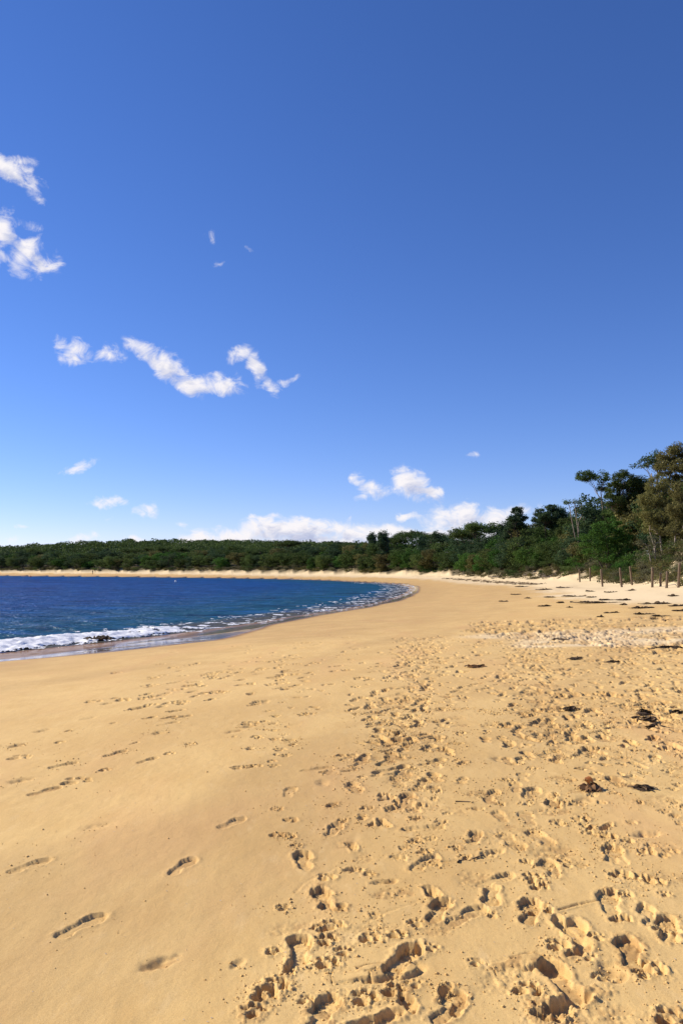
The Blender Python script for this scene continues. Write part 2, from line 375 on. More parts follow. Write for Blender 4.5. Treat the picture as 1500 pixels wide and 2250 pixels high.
def make_foam():
    m, nt, b, N, L = new_mat('sea_foam')
    c = mixc(nt, rng(nt, noise(nt, 6, 4, .6, geo_pos(nt)), .35, .65), (.72, .74, .76), (.90, .90, .89)); L(c, b.inputs['Base Color'])
    b.inputs['Roughness'].default_value = .6; bump(nt, noise(nt, 30, 3, .6, geo_pos(nt)), .6, .03, b); return m
def make_leaf(name, ca, cb, cc):
    m, nt, b, N, L = new_mat(name)
    t = attr(nt, 'tint'); oi = N('ShaderNodeObjectInfo')
    c = mixc(nt, rng(nt, t, 0, .65, 0, 1, False), ca, cb); c = mixc(nt, rng(nt, t, .62, 1.0, 0, 1, False), c, cc)
    hs = N('ShaderNodeHueSaturation'); L(rng(nt, oi.outputs['Random'], 0, 1, .488, .514, False), hs.inputs['Hue'])
    L(rng(nt, mth(nt, 'FRACT', mth(nt, 'MULTIPLY', oi.outputs['Random'], 7.31)), 0, 1, .66, 1.22, False), hs.inputs['Value']); L(c, hs.inputs['Color'])
    L(hs.outputs[0], b.inputs['Base Color']); b.inputs['Roughness'].default_value = .7; b.inputs['Specular IOR Level'].default_value = .10
    tr = N('ShaderNodeBsdfTranslucent'); L(hs.outputs[0], tr.inputs['Color'])
    mx = N('ShaderNodeMixShader'); mx.inputs[0].default_value = .30; L(b.outputs[0], mx.inputs[1]); L(tr.outputs[0], mx.inputs[2])
    L(mx.outputs[0], nt.nodes['Material Output'].inputs['Surface']); return m
def make_wood(name, ca, cb, scale=(6, 6, .8), rough=.85):
    m, nt, b, N, L = new_mat(name)
    tc = N('ShaderNodeTexCoord'); mp = N('ShaderNodeMapping'); mp.inputs['Scale'].default_value = scale; L(tc.outputs['Object'], mp.inputs['Vector'])
    n = noise(nt, 3, 5, .65, mp.outputs[0], .6)
    L(mixc(nt, rng(nt, n, .35, .65), ca, cb), b.inputs['Base Color']); b.inputs['Roughness'].default_value = rough
    bump(nt, n, .7, .02, b); return m
def make_plain(name, ca, cb, scale, rough=.7, bmp=.3):
    m, nt, b, N, L = new_mat(name)
    tc = N('ShaderNodeTexCoord'); n = noise(nt, scale, 4, .6, tc.outputs['Object'])
    L(mixc(nt, rng(nt, n, .35, .65), ca, cb), b.inputs['Base Color']); b.inputs['Roughness'].default_value = rough; b.inputs['Specular IOR Level'].default_value = .25; bump(nt, n, bmp, .01, b); return m
M = dict(sand=make_sand(), sea=make_sea(), foam=make_foam(),
  leaf=make_leaf('leaf_dark_green', (00.039, 00.066, 00.020), (00.089, 00.135, 00.033), (00.164, 00.193, 00.054)),
  leaf_bright=make_leaf('leaf_bright_green', (00.039, 00.089, 00.018), (00.077, 00.165, 00.028), (00.144, 00.241, 00.042)),
  leaf_olive=make_leaf('leaf_olive', (00.082, 00.082, 00.027), (00.178, 00.169, 00.055), (00.296, 00.255, 00.091)),
  leaf_grey=make_leaf('leaf_grey_green', (00.078, 00.082, 00.042), (00.164, 00.160, 00.082), (00.273, 00.251, 00.140)),
  leaf_blue=make_leaf('leaf_blue_green', (00.029, 00.057, 00.025), (00.062, 00.106, 00.046), (00.112, 00.151, 00.066)),
  bark=make_wood('bark_brown', (.045, .032, .022), (.10, .075, .052)), pale=make_wood('bark_pale', (.15, .115, .085), (.36, .30, .235)),
  drift=make_wood('driftwood_grey', (.20, .155, .115), (.40, .33, .255)), post=make_wood('post_timber', (.095, .062, .036), (.20, .14, .085), (5, 5, .5)),
  weed=make_plain('seaweed_dark', (.050, .031, .016), (.150, .095, .046), 14, .8), weed_o=make_plain('seaweed_orange', (.22, .07, .015), (.36, .14, .03), 9, .5),
  grass=make_leaf('dune_grass_blades', (.045, .050, .016), (.10, .095, .034), (.20, .165, .075)),
  crumb=None, shell=make_plain('shell_chip', (.62, .55, .46), (.10, .07, .05), 3, .5))
M['crumb'] = M['sand']
# ------------------------------------------------------------------ the beach and the land: one sheet, with every footprint pressed into it
th = np.concatenate([np.linspace(-math.pi, R(-40), 36)[:-1], np.linspace(R(-40), R(-26), 50)[:-1], np.linspace(R(-26), R(26), 740), np.linspace(R(26), R(40), 50)[1:], np.linspace(R(40), math.pi, 36)[1:]])
rr = np.concatenate([np.linspace(.05, 2.3, 26)[:-1], 1 / np.linspace(1 / 2.3, 1 / 6., 380)[:-1], 1 / np.linspace(1 / 6., 1 / 26., 380)[:-1], 1 / np.linspace(1 / 26., 1 / 60., 44), np.geomspace(60, 3000, 130)[1:]])
TH, RR = np.meshgrid(th, rr)
GX, GY = RR * np.sin(TH), RR * np.cos(TH)
GS, GT = sdist_grid(GX, GY, SHORE), sdist_grid(GX, GY, DUNE)
GZ = height(GX, GY, (GS, GT))
DZ = np.zeros_like(GZ); DUG = np.zeros_like(GZ)       # relief of the prints; damp sand that they turned up

def window(x0, y0, rad):
    r0 = math.hypot(x0, y0); a0 = math.atan2(x0, y0); da = rad / max(r0, .2)
    i0, i1 = np.searchsorted(rr, [r0 - rad, r0 + rad]); j0, j1 = np.searchsorted(th, [a0 - da, a0 + da])
    return slice(max(i0 - 1, 0), i1 + 1), slice(max(j0 - 1, 0), j1 + 1)
def lumps(x, y, size, seed):
    """pellets and clods: one rounded clod in most cells of a jittered lattice"""
    X = x / size; Y = y / size; ix = np.floor(X); iy = np.floor(Y); h = np.zeros(x.shape)
    for di in (-1, 0, 1):
        for dj in (-1, 0, 1):
            cx = ix + di; cy = iy + dj; r1 = _hash(cx, cy, seed)
            d2 = (cx + .15 + .7 * _hash(cx, cy, seed + 50) - X) ** 2 + (cy + .15 + .7 * _hash(cx, cy, seed + 90) - Y) ** 2
            rad = .18 + .52 * r1 * r1
            h = np.maximum(h, np.sqrt(np.clip(rad * rad - d2, 0, None)) * (r1 > .22))
    return h * .85
def stamp(kind, x0, y0, rot, L=.29, D=.022, seed=0, crumb=.5):
    """press one print; rot = heading, 0 straight away from the camera, + to the right"""
    rad = L * (.95 if kind != 'paw' else 1.3)
    wi, wj = window(x0, y0, rad); X = GX[wi, wj] - x0; Y = GY[wi, wj] - y0
    if X.size == 0: return
    c, s = math.cos(rot), math.sin(rot)
    u = X * s + Y * c; v = X * c - Y * s                        # along, across
    AX, AY = GX[wi, wj], GY[wi, wj]
    jag = (vn(AX / .009, AY / .009, seed + 6) - .5) * .010 + (vn(AX / .022, AY / .022, seed) - .5) * .018 + (vn(AX / .06, AY / .06, seed + 1) - .5) * .022
    old = DZ[wi, wj]
    if kind in ('shoe', 'smooth', 'flap'):
        k = L / .29
        side = 1 if seed % 2 else -1
        f1 = (np.sqrt(((u - .062 * k) / 1.6) ** 2 + (v - side * .004) ** 2) - .053 * k)           # forefoot
        f2 = (np.sqrt(((u + .098 * k) / 1.25) ** 2 + v ** 2) - .040 * k)                           # heel
        f3 = np.maximum(np.abs(u + .03 * k) - .07 * k, np.abs(v + side * .006) - .031 * k)          # waist
        f = np.minimum(np.minimum(f1, f2), f3) + jag * (.25 if kind == 'smooth' else .55 if crumb > .25 else .3)
        ins = sstep(.002, -.005, f)
        dep = 1.25 * D * (.50 + .50 * sstep(-.02, .10, u / k) + .12 * (u < -.06 * k) + .22 * (vn(AX / .05, AY / .05, seed + 5) - .5))
        if kind == 'shoe':
            tread = (np.sin((u + .45 * np.abs(v)) * 2 * math.pi / (.017 + .006 * (seed % 3))) * .5 + .5) * sstep(.25, .6, vn(AX / .035, AY / .035, seed + 31))
            dep = dep * (1 - .34 * tread * sstep(-.010, -.020, f))
        dz = -dep * ins
        rim = np.exp(-((f - .013) / .012) ** 2) * (f > -.003)
        dz = dz + D * .42 * rim * (.35 + 1.0 * lumps(AX, AY, .028, seed + 9))
        if kind == 'flap':                                         # a plate of crust pushed up, cracked across
            crack = np.abs(vn(AX / .08, AY / .08, seed + 14) - .5)
            pl = sstep(.003, -.006, f); dz = D * .75 * pl * (.35 + .65 * sstep(-.12 * k, .10 * k, u)) - 1.0 * D * sstep(.028, .0, crack) * sstep(.03, -.01, f)
            dz = dz - .5 * D * np.exp(-((f - .012) / .010) ** 2) * (u > 0)
        if crumb > 0:
            dz = dz + crumb * D * .55 * lumps(AX, AY, .019, seed + 21) * sstep(.07 * k, .0, f) * sstep(-.03, .0, f + .02 * np.sign(u))
    elif kind == 'paw':
        k = L / .09
        dz = np.zeros_like(u)
        spots = [(-.012, 0, .021, 1.0), (.020, -.030, .011, .8), (.036, -.011, .012, 1), (.036, .012, .012, 1), (.020, .031, .011, .8)]
        f = np.full(u.shape, 9.)
        for (a, b, q, dd) in spots:
            f = np.minimum(f, np.sqrt((u - a * k) ** 2 + (v - b * k) ** 2) - q * k)
        f = f + jag * .35
        dz = -1.25 * D * sstep(.002, -.004, f) * (.7 + .6 * vn(AX / .02, AY / .02, seed + 2))
        dz = dz + D * .55 * np.exp(-((f - .010) / .009) ** 2) * (f > -.002) * (.3 + lumps(AX, AY, .02, seed + 4))
        dz = dz + crumb * D * .5 * lumps(AX, AY, .016, seed + 8) * sstep(.05 * k, .01, f) * (f > 0)
    elif kind == 'pit':
        ang = np.arctan2(v, u); rv = np.hypot(u, v * 1.35) / (L * .42)
        rv = rv * (1 + .35 * np.sin(ang * 2 + seed) + .5 * (vn(np.cos(ang) * 2 + seed, np.sin(ang) * 2, seed) - .5)) + jag * 2
        dz = -D * (.75 * sstep(1.02, .84, rv) + .35 * sstep(.9, .3, rv)) * (.75 + .5 * (vn(AX / .03, AY / .03, seed) - .5))
        dz = dz + D * .45 * np.exp(-((rv - 1.15) / .22) ** 2) * (.3 + 1.1 * lumps(AX, AY, .030, seed + 3))
        dz = dz + crumb * D * .65 * lumps(AX, AY, .022, seed + 6) * sstep(2.2, .9, rv)
        dz = dz + .9 * D * (lumps(AX, AY, .024, seed + 12) - .25) * sstep(1.05, .7, rv)
    elif kind == 'scuff':
        rv = np.hypot(u / 1.6, v) / (L * .34) + jag * 3
        w = sstep(1.3, .5, rv)
        dz = D * w * (lumps(AX, AY, .024, seed) * 1.1 - .45 + .5 * (lumps(AX, AY, .05, seed + 2) - .5))
    elif kind == 'furrow':
        bend = .03 * np.sin(u * 9 + seed)
        f = np.abs(v - bend) + np.maximum(np.abs(u) - L * .5, 0) * .8 + jag * .3
        dz = -D * sstep(.014, .002, f) + D * .5 * np.exp(-((f - .018) / .008) ** 2) * (v > bend)
    else:                                                          # soft, half filled by wind
        rv = np.hypot(u, v * 1.7) / (L * .45)
        dz = -D * sstep(1.3, .1, rv + 6 * jag) + D * .7 * (vn(AX / .03, AY / .03, seed) - .5) * sstep(1.4, .6, rv)
    DUG[wi, wj] = np.maximum(DUG[wi, wj], (.55 * _hash(np.array([seed]), np.array([int(D * 1e5)]), 3)[0]) * sstep(.0012, .006, np.abs(dz)) * sstep(.25, .6, vn(AX / .05, AY / .05, seed + 40)))
    # a new print wipes most of the old relief where it bites
    bite = np.clip(-dz / max(D, 1e-4) * 1.2, 0, 1)
    up_ = np.clip(dz, 0, None); up_ = up_ * (.8 if math.hypot(x0, y0) < 6 else .42)
    DZ[wi, wj] = old * (1 - .85 * bite) + np.minimum(dz, 0) + up_ * np.clip(1 - np.abs(old) / .012, 0, 1)

PRINTS = []                                                         # world x, y, size: crumbs gather here
QUEUE = []
def put(kind, x, y, rotdeg, L=.29, D=.022, crumb=.5): QUEUE.append((kind, x, y, rotdeg, L, D, crumb))
def flush(keep=True):
    Q_ = np.array([q[1:3] for q in QUEUE], float); W_ = px(Q_[:, 0], Q_[:, 1])
    for (kind, x, y, rotdeg, L, D, crumb), p in zip(QUEUE, W_):
        if keep: PRINTS.append((p[0], p[1], L))
        stamp(kind, p[0], p[1], R(rotdeg), L, D, int(x * 7 + y * 13) % 9973, crumb)
    QUEUE.clear()

prng = random.Random(11)
# trampled ground to the right of the tidy sand, out to the dune
def rand_prints(n, xs, ys, ok):
    k = 0; tries = 0
    while k < n and tries < n * 30:
        tries += 1; k_ = prng.random(); Y = ys[0] + (ys[1] - ys[0]) * k_ ** 1.0; X = prng.uniform(*xs)
        if not ok(X, Y): continue
        k += 1; q = prng.random(); sd = prng.randrange(9999); PRINTS.append((X, Y, .2))
        big = prng.gauss(0, 22) + (180 if prng.random() < .35 else 0)
        kd = 1.0 if Y < 7 else 1.55
        if q < .24: stamp('shoe', X, Y, R(big + 12), prng.uniform(.25, .31), kd * prng.uniform(.010, .024), sd, prng.uniform(.2, .9))
        elif q < .62: stamp('paw', X, Y, R(big), prng.uniform(.07, .105), kd * prng.uniform(.012, .022), sd, prng.uniform(.5, 1.1))
        elif q < .80: stamp('pit', X, Y, R(prng.uniform(0, 180)), prng.uniform(.07, .15), kd * prng.uniform(.014, .030), sd, prng.uniform(.3, 1))
        elif q < .93: stamp('scuff', X, Y, R(prng.uniform(0, 180)), prng.uniform(.16, .32), kd * prng.uniform(.005, .011), sd)
        else: stamp('soft', X, Y, R(big), prng.uniform(.2, .3), prng.uniform(.01, .018), sd)
def tramp(X, Y):
    edge = -.72 + .095 * Y
    if X < edge + .18 * math.sin(Y * 1.7): return False
    if X > 1.05 * (Y + 2) * .5 + .6: return False
    d = .8 * math.sin(X * 2.3 + 1.1 * math.sin(Y * .9)) * math.sin(Y * 1.3 + X)
    trk = max(math.exp(-((X - (-.27 + .115 * Y)) / .40) ** 2), math.exp(-((X - (.42 + .215 * Y)) / .42) ** 2), .8 * math.exp(-((X - (.55 + .33 * Y)) / .6) ** 2))
    return prng.random() < .12 + .80 * trk + .25 * max(0, d)
rand_prints(820, (-.8, 5), (3.6, 10.5), lambda X, Y: tramp(X, Y) and prng.random() < .08 + .92 * float(sstep(4.2, 8.5, Y)))
rand_prints(2200, (0, 13), (10, 21.5), tramp)
def small_prints(n):
    k = 0
    while k < n:
        Y = 2.6 + 3.2 * prng.random(); X = prng.uniform(-.6, 2.4)
        if not tramp(X, Y): continue
        k += 1; sd = prng.randrange(9999); PRINTS.append((X, Y, .12))
        if prng.random() < .68: stamp('paw', X, Y, R(prng.gauss(10, 30)), prng.uniform(.065, .095), prng.uniform(.010, .017), sd, prng.uniform(.6, 1.2))
        else: stamp('scuff', X, Y, R(prng.uniform(0, 180)), prng.uniform(.12, .24), prng.uniform(.004, .008), sd)
small_prints(95)
# sparse lines of prints on the smooth sand to the left
for (x, y) in [(160,1718),(45,1715),(228,1692),(140,1681),(255,1655),(38,1665),(325,1670),(370,1656),(415,1635),(40,1637),(130,1631),(295,1633),(100,1738),(290,1560),(195,1578),(250,1588),(400,1560),(350,1610),(515,1607),(545,1590),(95,1605),(150,1606),(370,1590),(400,1575),(30,1640)]:
    put(prng.choice(['shoe', 'shoe', 'soft', 'paw']), x, y, prng.uniform(18, 40), prng.uniform(.24, .3) if prng.random() < .8 else .12, prng.uniform(.012, .020), .2)
for _ in range(150):
    t = prng.random(); x = 300 + 470 * t + prng.gauss(0, 50); y = 1520 - 95 * t + prng.gauss(0, 26) + max(0, prng.gauss(0, 30))
    put(prng.choice(['shoe', 'shoe', 'paw', 'pit', 'soft']), x, max(y, 1412 if x < 700 else 1395), prng.uniform(10, 45), prng.uniform(.2, .3), prng.uniform(.018, .036), .3)
for _ in range(60):
    t = prng.random(); x = 560 + 200 * t + prng.gauss(0, 40); y = 1680 - 240 * t + prng.gauss(0, 20)
    put(prng.choice(['paw', 'paw', 'soft', 'pit']), x, y, prng.uniform(-20, 40), prng.uniform(.09, .15), prng.uniform(.012, .024), .3)
flush()
# churned dry patch
for _ in range(620):
    x = prng.uniform(1035, 1520); y = prng.uniform(1366 - (x - 1035) * .03, 1392 + (x - 1035) * .10)
    put('pit', x, y, prng.uniform(0, 180), prng.uniform(.22, .46), prng.uniform(.03, .075), .3)
flush(False)
# prints that the photograph shows one by one
S = 'shoe'; P_ = 'paw'; T = 'pit'; F_ = 'flap'
EXPL = [(65,1902,30,S,.27,.012,.1),(400,1903,16,S,.26,.014,.2),(180,2033,29,S,.29,.013,.1),(350,2115,48,'soft',.20,.016,0),(510,1808,32,S,.26,.013,.2),(523,2117,20,'soft',.10,.012,0),(215,1815,55,'soft',.28,.008,0),
 (733,1823,15,S,.26,.026,1),(773,1857,0,T,0.119,.032,1),(820,1812,60,P_,.10,.020,.8),(930,1820,80,S,.28,.024,1),(913,1773,70,T,0.128,.030,.7),(727,1770,10,T,0.119,.026,.6),(635,1740,5,S,.26,.014,.6),
 (667,1890,-8,S,.29,.038,.6),(780,1913,20,T,0.128,.028,1.1),(713,1930,30,P_,.11,.024,1),(710,1973,-10,S,.28,.038,1),(877,1885,60,T,0.111,.030,.7),(930,1873,60,P_,.10,.022,1),(847,1938,70,T,0.102,.020,.3),(863,1963,85,'scuff',.22,.013,1),
 (950,1962,30,T,0.145,.045,.4),(963,2000,20,S,.27,.034,.4),(727,2037,30,P_,.12,.028,1.1),(713,2070,10,P_,.12,.026,1.1),(807,2063,50,P_,.11,.026,1),(867,2055,50,P_,.10,.022,1),(657,2087,-4,S,.29,.042,.5),(713,2120,35,P_,.12,.026,1),
 (790,2143,80,F_,.30,.026,.2),(883,2107,30,S,.30,.056,.3),(862,2138,70,F_,.22,.026,.2),(597,2170,50,P_,.13,.030,1.2),(637,2130,20,T,0.093,.032,.9),(575,2190,40,P_,.12,.028,1.2),(555,2227,10,P_,.11,.026,1),(707,2228,14,S,.28,.034,.7),
 (797,2197,30,P_,.12,.030,1),(860,2180,60,P_,.11,.026,1),(893,2203,55,T,0.136,.036,.3),(977,2173,20,T,0.085,.032,.4),(830,2243,60,T,0.153,.038,.6),(987,2210,30,S,.25,.022,.5),
 (1077,1747,25,S,.27,.026,.8),(1097,1793,-5,S,.25,.014,.6),(1047,1777,30,T,0.111,.024,.4),(1147,1707,10,S,.27,.014,.4),(1187,1747,60,T,0.153,.024,1),(1263,1767,60,P_,.13,.024,.8),(1272,1800,80,P_,.12,.028,.6),(1213,1783,80,'scuff',.24,.014,.8),(1157,1797,0,S,.27,.012,.3),
 (1043,1840,20,S,.24,.026,.5),(1187,1840,-12,S,.30,.024,1),(1080,1873,60,T,0.153,.026,1),(1030,1888,66,'furrow',.30,.014,0),(1220,1873,70,'scuff',.26,.018,1),(1210,1907,5,S,.28,.022,.8),(1347,1877,25,S,.25,.026,.6),(1420,1833,80,'soft',.20,.028,0),(1333,1838,80,P_,.11,.022,.8),
 (1415,1872,80,P_,.11,.022,.9),(1470,1870,80,P_,.10,.020,.9),(1357,1923,80,P_,.13,.028,.9),(1400,1930,80,P_,.11,.024,1),(1433,1937,70,P_,.12,.026,.9),(1087,1933,52,S,.26,.022,.4),(1167,1930,30,P_,.12,.026,.8),(1180,1950,60,P_,.11,.022,.8),(1337,1983,10,S,.30,.028,.6),
 (1180,2000,70,P_,.13,.030,.7),(1290,1990,70,'furrow',.32,.016,0),(1245,2038,20,T,0.170,.052,.6),(1268,2050,5,'smooth',.29,.030,.3),(1423,2010,15,S,.24,.022,.8),(1357,2020,60,P_,.12,.024,.6),(1467,2040,20,S,.28,.034,.8),(1273,2090,60,T,0.119,.034,.9),(1220,2080,40,P_,.12,.022,.9),
 (1133,2117,75,F_,.25,.026,.6),(1230,2150,-8,'smooth',.30,.036,.3),(1383,2093,10,S,.30,.030,1),(1340,2133,10,'soft',.20,.026,0),(1423,2130,70,P_,.13,.028,1.1),(1150,2177,70,P_,.13,.026,.6),(1233,2213,40,T,0.204,.052,1),(1190,2225,50,P_,.13,.026,1),(1467,2240,60,P_,.13,.028,1),
 (1025,2012,50,S,.27,.020,.5),(1005,2213,10,T,0.111,.03,.3),(1110,2150,40,'scuff',.26,.013,1),(1300,2240,70,'scuff',.30,.014,1),(1040,1930,20,'scuff',.26,.010,1),(1100,1840,20,'scuff',.34,.010,1),
 (690,1690,60,S,.24,.014,.3),(765,1693,60,T,0.111,.022,.3),(767,1728,70,T,0.119,.024,.4),(840,1748,40,P_,.11,.018,.6),(850,1703,80,S,.27,.020,1),(870,1705,60,P_,.12,.022,1),(790,1633,60,T,0.111,.02,.5),(1015,1677,70,T,0.136,.028,.7),(1015,1715,20,S,.22,.014,.8),(930,1733,70,S,.25,.022,.5),
 (605,1778,80,P_,.10,.016,.6),(635,1802,80,P_,.11,.018,.5),(605,1835,80,P_,.10,.020,.6),(633,1838,80,P_,.09,.018,.6),(650,1858,70,P_,.08,.016,.8),(800,1777,60,P_,.09,.018,.4),(1385,1705,80,T,0.102,.02,.5),(1305,1700,60,P_,.11,.016,.8),(1295,1676,70,P_,.11,.018,.6)]
for (x, y, r_, kd, L_, D_, cr_) in EXPL: put(kd, x, y, r_, L_, D_ if x < 560 else D_ * (.62 if kd == S else .72 if kd == T else .85), cr_)
flush()
# wandering cracks in the surface crust
for (x, y, a, l) in [(690,1935,28,.34),(860,2005,42,.34)]:
    p = px(x, y)[0]; stamp('furrow', p[0], p[1], R(a), l, .0022, int(x), 0)

near_mask = sstep(60, 30, RR)
lumpy = .0016 * fbm(GX / .10, GY / .16, 41, 3) * sstep(14, 8, RR)
GZ2 = GZ + DZ + lumpy
# what the sand is like: wet, covered by a film of water, pale and dry, overgrown soil
nW = fbm(GX / 3.5, GY / 6, 61, 3)
edge = np.interp(GY, [0, 18, 21.5, 22.9, 25.6, 29.8, 37.6, 48, 200], [3, 3, 4.0, 6.2, 6.3, 5.1, 2.6, 1.9, 1.9]) + .35 * nW
wet = np.maximum(sstep(edge + .5, edge - .15, GS), .34 * sstep(12, 3, GS + 1.5 * nW))
wet = np.maximum(wet, .25 * sstep(20.5, 23, GY + 1.2 * nW) * sstep(16, 9, GS))
tide = fbm(GS / 1.5 + .8 * nW, GY / 22, 69, 3)
wet = np.maximum(wet, .20 * sstep(.05, .45, tide) * sstep(3, 6, GS) * sstep(24, 17, GS))
film = sstep(edge + .05, edge - .3, GS) * (.30 + .70 * sstep(.35, .62, GS / edge + .35 * fbm(GX / 2.5, GY / 5, 63, 3)))
nP = fbm(GX / 1.6, GY / 1.6, 65, 4)
pale = sstep(-8.6, -5.6, GT + 2.2 * nP) * sstep(4, 9, GS)
patch = sstep(3.1, 4.4, GX + .9 * nP) * sstep(15.8, 17.4, GY + .9 * nP - .10 * (GX - 4)) * sstep(22.3, 20.8, GY + 1.0 * nP - .05 * GX)
pale = np.maximum(pale, .85 * patch * (.30 + .70 * sstep(-.25, .25, nP)))
soil = np.maximum(sstep(5, 11, GT) * .95, sstep(.4, 2.6, GT + 3.4 * fbm(GX / 1.6, GY / 1.6, 67, 4) - .6 * sstep(62, 48, GY) * sstep(15, 20, GX)) * .92)
i = np.arange(len(rr) - 1)[:, None] * len(th); j = np.arange(len(th) - 1)[None]
Q = np.stack([i + j, i + j + 1, i + len(th) + j + 1, i + len(th) + j], -1).reshape(-1, 4)[:, ::-1]
V = np.stack([GX, GY, GZ2], -1).reshape(-1, 3)
# close the hole under the camera
V = np.vstack([V, [[0, 0, GZ2[0].mean()]]]); n0 = len(V) - 1
fan = np.array([[n0, k + 1, k] for k in range(len(th) - 1)])
ap = lambda a: np.append(a.ravel(), a.ravel()[0])
beach = obj('beach_ground', mesh_np('beach_ground', V, [Q, fan], True, (M['sand'],), {'wet': ap(wet), 'film': ap(film), 'pale': ap(pale), 'soil': ap(soil), 'dug': ap(DUG)}))
tag(beach, kind='structure')
def ground_z(x, y):
    r0 = np.hypot(x, y); a0 = np.arctan2(x, y)
    ii = np.clip(np.searchsorted(rr, r0), 1, len(rr) - 1); jj = np.clip(np.searchsorted(th, a0), 1, len(th) - 1)
    fi = (r0 - rr[ii - 1]) / (rr[ii] - rr[ii - 1]); fj = (a0 - th[jj - 1]) / (th[jj] - th[jj - 1])
    return (GZ2[ii - 1, jj - 1] * (1 - fi) + GZ2[ii, jj - 1] * fi) * (1 - fj) + (GZ2[ii - 1, jj] * (1 - fi) + GZ2[ii, jj] * fi) * fj

# ------------------------------------------------------------------ the sea
ta = np.linspace(R(-85), R(9), 540)
ra = np.concatenate([np.linspace(12, 20, 20)[:-1], 1 / np.linspace(1 / 20., 1 / 420., 330), np.geomspace(420, 4000, 30)[1:]])
TA, RA = np.meshgrid(ta, ra); SX, SY = RA * np.sin(TA), RA * np.cos(TA)
SS = sdist_grid(SX, SY, SHORE, 2)
calm = sstep(.2, -5, SS)
zw = calm * (.075 * fbm(SX / 3.6 + .3 * SY / 3.6, SY / 1.9, 81, 3) + .035 * fbm(SX / 1.3, SY / .7, 83, 3))
along = vn(SX / 3.0, SY / 3.0, 85)
brk = sstep(70, 24, SY) * (.55 + .6 * along)
zw = zw + .17 * brk * np.exp(-((SS + 1.5 + .4 * (along - .5)) / .8) ** 2) + .10 * sstep(120, 30, SY) * np.exp(-((SS + 6.5 + 1.6 * along) / 1.5) ** 2)
zw = zw + .02 * sstep(1.2, 0, SS)
i = np.arange(len(ra) - 1)[:, None] * len(ta); j = np.arange(len(ta) - 1)[None]
Q = np.stack([i + j, i + j + 1, i + len(ta) + j + 1, i + len(ta) + j], -1).reshape(-1, 4)[:, ::-1]
sf = SS.ravel(); Q = Q[(sf[Q] < 1.1).all(1)]
used = np.unique(Q); remap = np.full(SS.size, -1); remap[used] = np.arange(len(used))
sea = obj('sea', mesh_np('sea', np.stack([SX, SY, zw], -1).reshape(-1, 3)[used], remap[Q], True, (M['sea'],), {'offshore': -sf[used]}))
tag(sea, kind='structure')

# foam of the breaking wavelet along the near shore
def line_pts(line, step):
    seg = np.linalg.norm(np.diff(line, axis=0), axis=1); cum = np.concatenate([[0], np.cumsum(seg)])
    a = np.arange(0, cum[-1], step); return a, np.stack([np.interp(a, cum, line[:, 0]), np.interp(a, cum, line[:, 1])], -1)
def build_foam():
    a, P = line_pts(SHORE, .05)
    keep = (P[:, 1] > 12) & (P[:, 1] < 165); P = P[keep]; a = a[keep]
    Tn = np.gradient(P, axis=0); Tn /= np.linalg.norm(Tn, axis=1, keepdims=True); Nn = np.stack([Tn[:, 1], -Tn[:, 0]], -1)     # to the land
    c = np.arange(-4.2, 1.3, .085)
    X = P[:, None, 0] + Nn[:, None, 0] * c[None]; Y = P[:, None, 1] + Nn[:, None, 1] * c[None]
    yy = P[:, None, 1]
    big = sstep(41, 30, yy); mid = sstep(60, 45, yy) * sstep(39, 45, yy)
    wob = 1.2 * (vn(a / 2.3, a * 0, 91) - .5) + .5 * (vn(a / .6, a * 0, 92) - .5)
    cc = c[None] - wob[:, None] * .5
    front = .05; back = -(1.35 * big + 1.5 * mid + .8 * sstep(150, 60, yy) + .35)
    inside = sstep(back - .5, back + .9, cc) * sstep(front + .25, front - .15, cc)
    n = .6 * vn(X / .55, Y / .35, 93) + .4 * vn(X / .17, Y / .13, 94)
    amt = 1.05 * big + .20 * (1 - big) * sstep(75, 50, yy) + .38 * mid * vn(a / 1.7, a * 0, 95)[:, None] + .40 * sstep(100, 118, yy) * sstep(150, 138, yy) * vn(a / 3, a * 0, 97)[:, None] * 1.0
    gap = sstep(.30, .5, vn(a / 2.6, a * 0, 96))[:, None]
    amt = amt * (big + (1 - big) * gap)
    d = inside * amt + (n - .5) * 1.9 - .44
    hgt = np.clip(d, 0, 1)
    along = vn(X / 3.0, Y / 3.0, 85); brk = sstep(70, 24, Y) * (.55 + .6 * along)
    base = np.maximum(.17 * brk * np.exp(-((c[None] + 1.5 + .4 * (along - .5)) / .8) ** 2), np.interp(c, [-5, 0, 1.3], [.0, .01, .085])[None])
    lump = .6 * vn(X / .22, Y / .22, 98) + .4 * vn(X / .09, Y / .09, 99)
    Z = base + .012 + hgt ** .6 * (.03 + .09 * big * lump + .04 * lump)
    nn, mm = X.shape
    i = np.arange(nn - 1)[:, None] * mm; j = np.arange(mm - 1)[None]
    Q = np.stack([i + j, i + j + 1, i + mm + j + 1, i + mm + j], -1).reshape(-1, 4)
    df = d.ravel(); Q = Q[(df[Q] > .0).sum(1) >= 3]
    used = np.unique(Q); remap = np.full(df.size, -1); remap[used] = np.arange(len(used))
    o = obj('sea_foam', mesh_np('sea_foam', np.stack([X, Y, Z], -1).reshape(-1, 3)[used], remap[Q], True, (M['foam'],)))
    tag(o, 'white foam of the small breaking wave along the water edge', 'foam', kind='stuff')
build_foam()

